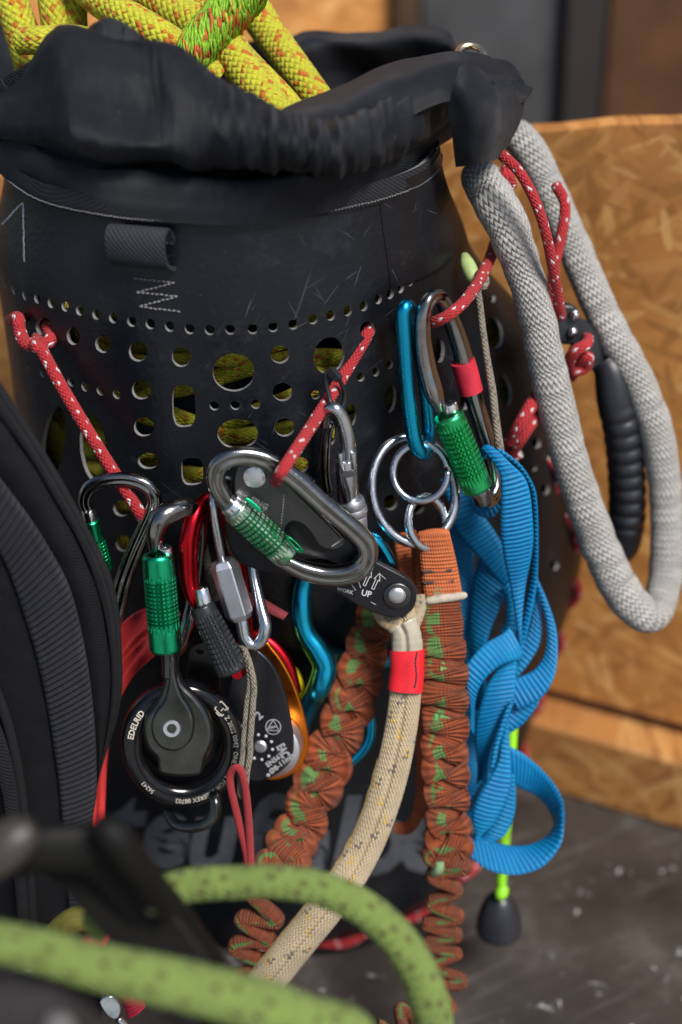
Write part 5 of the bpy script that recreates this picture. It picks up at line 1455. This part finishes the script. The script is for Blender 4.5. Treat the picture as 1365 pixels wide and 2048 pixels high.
Qs = catmull([(*at(a, b, c), r_*scale_at(a, b, c)) for a, b, c, r_ in [(814,1297,.7875,35.5),(815,1325,.787,34.5),(814,1350,.787,34.5),(811,1379,.7868,35.5)]], 20)
mb = MB(); mb.tube([Vector(q[:3]) for q in Qs], [q[3] for q in Qs], prof=rounded(40, .74), up=Vector((0, -1, .25)), cap=False)
M_tape = woven('red cloth tape', (.68, .012, .022), cu=60, cv=900, bump=.25, dist=.0003, var=.12, spec=.5, sheen=0, rough=.42)
tp_ = build('tape_band', mb, M_tape, lv)
mb = MB(); Qs = catmull([tuple(at(a, b, c)) for a, b, c in [(833,1304,.7705),(832,1330,.770),(833,1352,.770),(829,1376,.770)]], 30)
mb.tube([Vector(q)+Vector((noise.noise(Vector(q)*300)*.0008, 0, 0)) for q in Qs], .0006, nu=6)
build('tape_seam', mb, simple('tape seam grime', (.10, .02, .02), .8), tp_)
# ragged clear film along the left edge of the rope
mb = MB(); rows = []
for i in range(70, 200):
    q = Q[i]; c = Vector(q[:3]); T = (Vector(Q[i+1][:3])-Vector(Q[i-1][:3])).normalized(); up = Vector((0, -1, .25)); up = (up-T*T.dot(up)).normalized(); B = T.cross(up)
    if B.x > 0: B = -B
    w_ = q[3]*(1.06+.16*max(0, noise.noise(Vector((i*.11, 3, 0))))+.03*noise.noise(Vector((i*.6, 8, 0))))
    rows.append([c+B*q[3]*.86+up*q[3]*.22, c+B*w_+up*.0012, c+B*w_-up*.0008, c+B*q[3]*.86-up*q[3]*.22])
mb.grid(rows); build('sleeve_edge', mb, simple('yellowed clear film', (.34, .24, .11), .35, vscale=120), lv)

# ------------------------------------------------------------------ blue daisy-chained sling
def web_mat():
    q = NB('bright blue webbing'); u, v, _ = q.uv(); n = q.noise(28, 5, .6)
    col = q.ramp(n, [(.3, (.0015, .15, .36)), (.7, (.003, .235, .46))])
    rib = q.math('SINE', q.math('MULTIPLY', v, 2*math.pi/.0034)); col = q.mix(q.math('MULTIPLY', q.step(rib, .5, -.8), .6), col, (.001, .065, .22))
    g = q.step(q.noise(260, 4, .65), .66, .72); col = q.mix(q.math('MULTIPLY', g, q.math('MULTIPLY', q.step(q.noise(24, 3, .5), .52, .6), .5)), col, (.4, .5, .56))
    q.set(Base_Color=col, Roughness=.45); q.b.inputs['Specular IOR Level'].default_value = .3
    q.bump(q.math('ADD', q.math('SINE', q.math('MULTIPLY', u, 150)), q.noise(2200, 2, .5)), .3, .0003); return q.m
M_web = web_mat()
sl_ = thing('sling', 'bright blue ribbed webbing sling chained into loops, hanging at the right', 'sling', at(1010, 1300, .83))
def bstrip(name, L, R_, **k):
    mb = MB(); strip(mb, L, R_, **k); return build(name, mb, M_web, sl_, sharp=60)
def Z(P, Y): return [(a, b, Y) if not isinstance(Y, (list, tuple)) else (a, b, Y[i]) for i, (a, b) in enumerate(P)]
SN = 'webbing_fold'
bstrip(SN, Z([(958,925),(966,902),(996,940),(1002,972),(1002,1059),(1007,1109),(1020,1171),(1031,1234),(1037,1296),(1034,1330)], [.845,.83,.822,.819,.818,.82,.825,.828,.83,.832]),
          Z([(968,905),(985,894),(1019,924),(1056,968),(1067,1059),(1064,1109),(1054,1159),(1047,1209),(1042,1259),(1038,1325)], [.845,.83,.822,.819,.818,.82,.824,.828,.83,.832]))
bstrip(SN, Z([(990,900),(1025,922),(1055,962),(1063,1000),(1065,1084),(1062,1159),(1052,1221),(1040,1283),(1028,1340)], .834), Z([(1000,896),(1042,930),(1068,972),(1075,1010),(1077,1084),(1075,1159),(1065,1221),(1051,1283),(1034,1345)], [.83,.828,.826,.825,.825,.826,.828,.83,.832]))
bstrip(SN, Z([(1062,1150),(1068,1200),(1058,1258),(1038,1308),(1024,1350)], .838), Z([(1074,1170),(1084,1233),(1082,1283),(1060,1325),(1030,1362)], [.838,.836,.836,.836,.836]))
bstrip(SN, Z([(1068,1150),(1084,1205),(1094,1260),(1090,1306),(1069,1339),(1032,1357),(1012,1366)], [.836,.834,.832,.830,.826,.824,.824]), Z([(1072,1150),(1096,1205),(1113,1260),(1115,1318),(1104,1366),(1078,1400),(1040,1420)], [.832,.830,.828,.824,.820,.820,.822]))
bstrip(SN, Z([(1030,1372),(1026,1397),(1014,1431),(1008,1452)], .828), Z([(1082,1395),(1071,1418),(1048,1447),(1020,1466)], .832))
bstrip(SN, Z([(1018,1256),(1005,1268),(969,1289),(940,1321),(930,1345),(934,1385),(942,1423),(946,1463)], [.826,.822,.816,.812,.812,.814,.818,.824]), Z([(1044,1318),(1030,1322),(1003,1331),(976,1352),(958,1379),(951,1408),(949,1445),(950,1470)], [.826,.82,.816,.814,.814,.816,.82,.826]), bow=.002)
bstrip(SN, Z([(1000,1332),(979,1362),(966,1392),(953,1439),(950,1484),(955,1540),(950,1600)], [.826,.824,.824,.826,.83,.836,.84]), Z([(1034,1322),(1032,1350),(1029,1392),(1011,1424),(995,1464),(984,1503),(976,1560)], [.824,.822,.82,.82,.824,.83,.836]))
bstrip(SN, Z([(1020,1405),(1008,1425),(996,1460),(985,1500),(980,1545)], .817), Z([(1030,1402),(1020,1428),(1008,1465),(998,1500),(990,1545)], .815))
bstrip(SN, Z([(1012,1430),(1006,1460),(1001,1490),(996,1522),(979,1555),(957,1592),(944,1630),(950,1668)], [.818,.816,.814,.813,.812,.812,.814,.818]), Z([(1018,1432),(1018,1460),(1020,1490),(1023,1537),(1023,1571),(1011,1608),(987,1648),(962,1672)], [.818,.816,.814,.813,.812,.812,.814,.818]), bow=.002)
bstrip(SN, Z([(1010,1540),(1005,1580),(990,1630),(970,1668),(950,1680)], .824), Z([(1030,1550),(1032,1590),(1029,1629),(1012,1668),(980,1690)], .82))
bstrip(SN, Z([(1008,1482),(1019,1492),(1048,1508),(1082,1537),(1111,1571),(1126,1603),(1128,1630)], [.824,.822,.822,.824,.826,.826,.824]), Z([(1012,1556),(1024,1563),(1037,1575),(1064,1587),(1085,1603),(1103,1629),(1110,1652)], [.824,.824,.826,.832,.84,.842,.838]))
bstrip(SN, Z([(1112,1632),(1110,1650),(1095,1672),(1064,1687),(1032,1691),(1000,1687),(961,1674),(916,1664)], [.838,.834,.828,.824,.822,.822,.824,.828]), Z([(1129,1622),(1128,1648),(1122,1688),(1090,1730),(1048,1748),(1005,1748),(966,1734),(928,1704)], [.826,.818,.812,.81,.81,.81,.812,.818]))
bstrip(SN, Z([(880,960),(900,1014),(912,1059),(962,1120),(1010,1176)], [.87,.865,.86,.855,.85]), Z([(925,950),(945,1000),(962,1024),(1000,1079),(1030,1146)], [.87,.865,.86,.855,.85]))
bstrip(SN, Z([(960,1110),(948,1160),(944,1209),(940,1300),(942,1420)], .862), Z([(1022,1160),(1012,1190),(997,1221),(972,1300),(976,1420)], .85))
bstrip(SN, Z([(898,1040),(900,1150),(905,1300),(920,1450),(930,1640)], .872), Z([(948,1070),(950,1150),(960,1300),(985,1450),(990,1640)], .868))
bstrip(SN, Z([(1000,1180),(1010,1195),(1012,1240),(1000,1262)], .846), Z([(1018,1165),(1034,1200),(1036,1240),(1030,1270)], .842))
bstrip(SN, Z([(940,985),(955,1010),(975,1012),(992,1000)], .842), Z([(938,1004),(955,1030),(985,1034),(1002,1016)], .842))
bstrip(SN, Z([(932,1612),(945,1585),(962,1560)], .822), Z([(940,1622),(956,1590),(966,1562)], .828))

# ------------------------------------------------------------------ bell on a neon line
bl = thing('rubber_bell', 'small black rubber bell shaped weight on a neon green line, above the floor', 'weight', at(1000, 1850, .90))
M_line = simple('neon green line', (.28, .68, .02), .5, vscale=150)
mb = MB(); px_tube(mb, [(1030,1420,.872,10),(1024,1480,.872,10.5),(1018,1580,.872,10.5),(1010,1680,.872,11),(1004,1750,.872,10.5),(1002,1790,.872,10)], n=60, nu=16); line_ = build('line', mb, M_line, bl)
mb = MB(); px_tube(mb, [(1008,1772,.868,11),(1003,1786,.866,13.5),(1000,1797,.866,8)], n=14, nu=16); build('line_knot', mb, M_line, line_)
c = at(1001, 1788, .874); sB = scale_at(1000, 1830, .874); mb = MB()
ax = (at(998, 1862, .874)-c); HB = ax.length; ax.normalize(); e1 = (RGT-ax*RGT.dot(ax)).normalized()
pf_ = [(9,0),(16,.02),(24,.10),(31,.22),(37,.38),(42,.56),(45,.74),(46,.88),(45,.96),(42,.99),(36,.97),(20,.90),(4,.88)]
pf_ = catmull([(a, b*80) for a, b in pf_], 40); lathe(mb, c, ax, [(a*sB, b/80*HB*1.02) for a, b in pf_], 48, e1=e1)
build('bell', mb, simple('satin black rubber', (.02, .021, .026), .36, var=.2, rvar=.06), bl)

# small dark red strap tail between the quick link and descender
mb = MB(); strip(mb, [(492,1182,.796),(520,1192,.795),(550,1210,.794),(577,1226,.793)], [(486,1204,.796),(510,1214,.795),(540,1228,.794),(567,1240,.793)], th=.0016, rib=.002, ra=.0001)
tag(build('strap_tail', mb, woven('dull pinkish red strap', (.30, .05, .06), cu=30, cv=500)), 'dull red strap tail sticking out right of the quick link', 'strap')

LEAN = 0.0

# ------------------------------------------------------------------ padded strap at the left
st = thing('padded_strap', 'black padded strap with ribbed webbing and piped edge, filling the left side', 'strap', at(60, 1300, .74))
YS_ = .742
M_pad = woven('black padded cloth', (.006, .006, .0075), obj_space=True, scale=3300, bump=.8, dist=.0005, var=.25, spec=.2, sheen=0)
M_pipe = woven('black piping cloth', (.009, .0085, .010), cu=60, cv=1100, bump=.6, dist=.0004, var=.2, spec=.3, sheen=0)
M_rib = woven('black ribbed webbing', (.012, .0125, .017), cu=70, cv=20, bump=.5, dist=.0004, spec=.45, var=.2, sheen=0)
pipe_out = [(-60,690),(0,762),(61,857),(122,955),(171,1045),(215,1131),(238,1216),(245,1322),(244,1388),(232,1449),(210,1517),(193,1583),(187,1639),(184,1720),(180,1800),(176,1900)]
pipe_in = [(-70,760),(0,835),(66,926),(110,1001),(150,1070),(184,1145),(207,1222),(222,1322),(222,1395),(214,1460),(203,1520),(190,1583),(183,1639),(178,1720),(174,1800),(170,1900)]
web_r = [(-60,880),(0,955),(59,1033),(98,1094),(137,1167),(160,1245),(178,1340),(188,1424),(193,1500),(194,1583),(186,1640),(176,1720),(168,1800),(160,1900)]
web_l = [(-110,980),(-60,1040),(0,1106),(32,1179),(52,1240),(71,1302),(90,1387),(105,1473),(117,1558),(124,1632),(132,1720),(138,1800),(140,1900)]
def bulgeY(k): return YS_ + k
def rows_between(A, B, n, m, ya, yb_, bul):
    a = catmull([(x, y) for x, y in A], n); b = catmull([(x, y) for x, y in B], n); out = []
    for i in range(n):
        row_ = []
        for j in range(m):
            t = j/(m-1); x, y = lerp(a[i][0], b[i][0], t), lerp(a[i][1], b[i][1], t)
            row_.append(at(x, y, lerp(ya, yb_, t)-bul*math.sin(math.pi*t)+.0012*noise.noise(Vector((x*.02, y*.02, 2)))))
        out.append(row_)
    return out
mb = MB(); rws = rows_between(pipe_in, web_r, 160, 24, YS_+.004, YS_-.002, .006)
mb.grid(rws); rws2 = rows_between(web_l, [(x-150, y+30) for x, y in web_l], 160, 30, YS_-.002, YS_+.012, .006); mb.grid(rws2)
mb.grid(rows_between(web_r, web_l, 160, 12, YS_-.0015, YS_-.0015, .0))
build('pad', mb, M_pad, st, weld=True)
mb = MB(); back = []
for (a, b), (c, d) in zip(catmull(pipe_out, 160), catmull([(x-150, y+30) for x, y in web_l], 160)): back.append([at(a, b, YS_+.012), at(lerp(a, c, .5), lerp(b, d, .5), YS_+.028), at(c, d, YS_+.02)])
mb.grid(back); build('pad_back', mb, M_pad, st)
mb = MB()
po = catmull(pipe_out, 200); pi_ = catmull(pipe_in, 200); rows = []
for i in range(200):
    A = at(po[i][0], po[i][1], YS_+.006); B = at(pi_[i][0], pi_[i][1], YS_+.002); nv = (CAM-A).normalized(); row_ = []
    for j in range(17):
        t = j/16; h = .0042*math.sqrt(max(0, 1-(2*t-1)**2)) - .0013*math.exp(-((t-.45)/.06)**2)*(1+.5*math.sin(i*1.3))
        row_.append(A.lerp(B, t)+nv*(h+.0005*noise.noise(Vector((i*.08, t*3, 5)))))
    for j in range(16, -1, -1):
        t = j/16; row_.append(A.lerp(B, t)-nv*.004*math.sqrt(max(0, 1-(2*t-1)**2)))
    rows.append(row_)
mb.grid(rows, closed_u=True, uv=lambda i, j: (j/34, i*.0024)); build('piping', mb, M_pipe, st)
mb = MB(); strip(mb, [(x, y, YS_-.0045) for x, y in web_l], [(x, y, YS_-.0045) for x, y in web_r], th=.0022, rib=.0046, ra=.0011, nw=16, dens=10)
build('ribbed_webbing', mb, M_rib, st)
# inner piping seen at the lower left, and the mesh pad below
mb = MB(); Lp = [(-30,1330),(0,1400),(22,1470),(40,1560),(50,1640),(60,1740),(66,1840),(70,1930)]
Q = catmull([tuple(at(x, y, YS_-.005)) for x, y in Lp], 90); mb.tube([Vector(q) for q in Q], .0032, nu=12); build('inner_piping', mb, M_pipe, st)
mb = MB(); strip(mb, [(-70,1380,YS_-.004),(-30,1470,YS_-.006),(0,1560,YS_-.006),(20,1680,YS_-.006),(34,1800,YS_-.006),(40,1900,YS_-.004)], [(-20,1400,YS_-.006),(12,1480,YS_-.007),(34,1570,YS_-.007),(46,1680,YS_-.007),(56,1800,YS_-.007),(62,1900,YS_-.006)], th=.003, rib=.003, ra=.0003)
build('edge_binding', mb, M_pipe, st)

# ------------------------------------------------------------------ things in front, out of focus
M_lime = braid('lime rope with dark flecks', (.185, .26, .06), [((.075, .05, .02), (1, 5, 9, 13), 'a', 4), ((.075, .05, .02), (3, 11), 'b', 4)], N=16, pitch=.0062, bump=.7, dist=.0015, sheen=.04)
mb = MB()
px_tube(mb, [(190,1850,0.545,35.0),(240,1822,0.545,35.0),(310,1790,0.548,35.0),(385,1770,0.550,35.0),(470,1765,0.550,34.1),(560,1764,0.548,34.1),(650,1780,0.546,35.0),(735,1822,0.542,36.8),(805,1890,0.538,38.4),(848,1970,0.534,40.2),(868,2060,0.530,41.1),(860,2200,0.520,41.9),(780,2330,0.500,43.7),(650,2300,0.490,47.2),(560,2150,0.470,49.0),(700,2078,0.460,52.5),(610,2042,0.460,52.5),(520,2010,0.460,52.5),(420,1984,0.460,51.6),(300,1956,0.460,49.8),(180,1930,0.462,46.3),(80,1902,0.466,43.7),(-20,1880,0.470,41.9),(-160,1850,0.480,40.2)], n=420, nu=30)
tag(build('lime_rope', mb, M_lime), 'lime green rope with dark flecks looping out of focus across the foreground', 'rope')
M_grip = simple('worn black plastic', (.004, .0035, .003), .6, var=.25, vscale=40, spec=.2)
fg = thing('curved_handle', 'dark blurred curved plastic handle in front of the strap, lower left', 'handle', at(220, 1750, .51))
def flatprof(b_=.6, e_=.8, n=36): return [(math.copysign(abs(math.cos(2*math.pi*k/n))**e_, math.cos(2*math.pi*k/n)), b_*math.copysign(abs(math.sin(2*math.pi*k/n))**e_, math.sin(2*math.pi*k/n))) for k in range(n)]
mb = MB(); px_tube(mb, [(20,1720,.50,40),(70,1700,.50,48),(130,1696,.502,50),(190,1702,.505,54),(240,1736,.508,60),(290,1800,.512,62),(345,1870,.516,60),(400,1945,.52,56),(450,2030,.525,52),(480,2100,.53,48)], n=120, nu=36, prof=flatprof(.55), up=Vector((0, -1, .4)))
build('grip_bar', mb, M_grip, fg)
build('grip_web', slab(Pl(220, 1790, .517, (0, -1, .4)), [(40,1690),(150,1680),(240,1690),(330,1800),(420,1925),(400,1945),(320,1918),(225,1886),(170,1830),(112,1768),(60,1735)], th=.008, bev=.002, smooth=60), M_grip, fg, sharp=50)
mb = MB(); px_tube(mb, [(196,1650,.496,24),(226,1668,.492,34),(262,1716,.492,34),(300,1776,.496,30),(330,1830,.50,22)], n=50, nu=24); build('raised_rib', mb, M_grip, fg)
mb = MB(); px_tube(mb, [(-60,1730,.49,52),(0,1700,.49,52),(40,1672,.492,44),(66,1652,.494,26)], n=50, nu=24); build('knuckle', mb, simple('scuffed brown black plastic', (.035, .028, .024), .5, var=.4, vscale=40), fg)
mb = MB(); px_disc(mb, Pl(306, 1810, .496, (0, -1, .4)), 306, 1812, 10, -.002, .003, dome=.001); build('screw', mb, simple('olive screw', (.12, .14, .06), .5, .5), fg, sharp=50)
mb = MB(); px_tube(mb, [(-80,2060,.40,80),(20,2040,.40,78),(110,2046,.405,62),(180,2080,.41,50)], n=40, nu=30, prof=flatprof(.7), up=Vector((0, -1, .5)), wob=.004)
tag(build('strap_bundle', mb, woven('black foreground cloth', (.018, .016, .016), obj_space=True, scale=1500, bump=.5, sheen=0)), 'rolled black strap out of focus at the bottom left corner', 'strap')
mb = MB(); px_tube(mb, [(96,2075,.395,14),(108,2048,.392,20),(126,2052,.392,22),(146,2085,.395,18)], n=20, nu=14); tag(build('strap_keeper', mb, simple('dull grey plastic', (.12, .11, .11), .5)), 'dull grey plastic keeper on the blurred strap at the bottom edge', 'keeper')
# low on the left behind the lime rope
bk = thing('buckle', 'silver stamped metal buckle tongue below the lime rope at the lower left', 'buckle', at(222, 2020, .62))
build('plate', slab(Pl(222, 2015, .62, (.2, -1, .5)), [(198,2004),(214,1992),(228,1994),(242,2014),(240,2032),(228,2040),(212,2030)], th=.003, bev=.001, smooth=50), M_bright, bk, sharp=50)
mb = MB(); px_tube(mb, [(236,2036,.619,8),(250,2052,.618,9),(268,2075,.618,9)], n=16, nu=14); build('tongue', mb, M_bright, bk)
mb = MB(); strip(mb, [(214,1966,.64),(240,1992,.632),(256,2036,.63)], [(262,1960,.64),(282,1980,.63),(292,2012,.63)], th=.002, rib=.003, ra=.0003, bow=.002)
tag(build('red_strap', mb, simple('crimson webbing', (.46, .02, .05), .7, vscale=200)), 'crimson webbing end just right of the silver buckle', 'strap')
mb = MB(); px_tube(mb, [(168,1900,.70,18),(184,1884,.698,20),(204,1876,.697,18),(216,1870,.70,10)], n=24, nu=16, prof=flatprof(.7), up=Vector((0, -1, .2)))
tag(build('red_tab', mb, simple('crimson tab', (.55, .03, .06), .65, vscale=90)), 'crimson fabric tab above the lime rope, right of the strap', 'tab')
mb = MB(); px_tube(mb, [(100,1880,.69,24),(130,1852,.688,26),(160,1838,.69,26),(196,1850,.695,22)], n=40, nu=18)
tag(build('yellow_rope', mb, simple('dark dirty yellow sheath', (.10, .09, .008), .8, vscale=150, var=.4)), 'short bit of dark yellow rope behind the curved handle', 'rope')
cloth_patch('sling_bag', [[(-120,1960,.60),(40,1950,.60),(120,1955,.61),(180,1975,.62),(196,2000,.63)], [(-120,2080,.57),(40,2070,.57),(120,2070,.58),(180,2075,.60),(200,2090,.61)], [(-120,2240,.54),(40,2230,.54),(120,2230,.55),(180,2230,.57),(210,2230,.58)]], amp=.005, freq=.03, parent=None, mat=M_pad, thick=.002)
tag(bpy.data.objects['sling_bag'], 'crumpled black cloth under the lime rope beside the silver buckle', 'cloth')
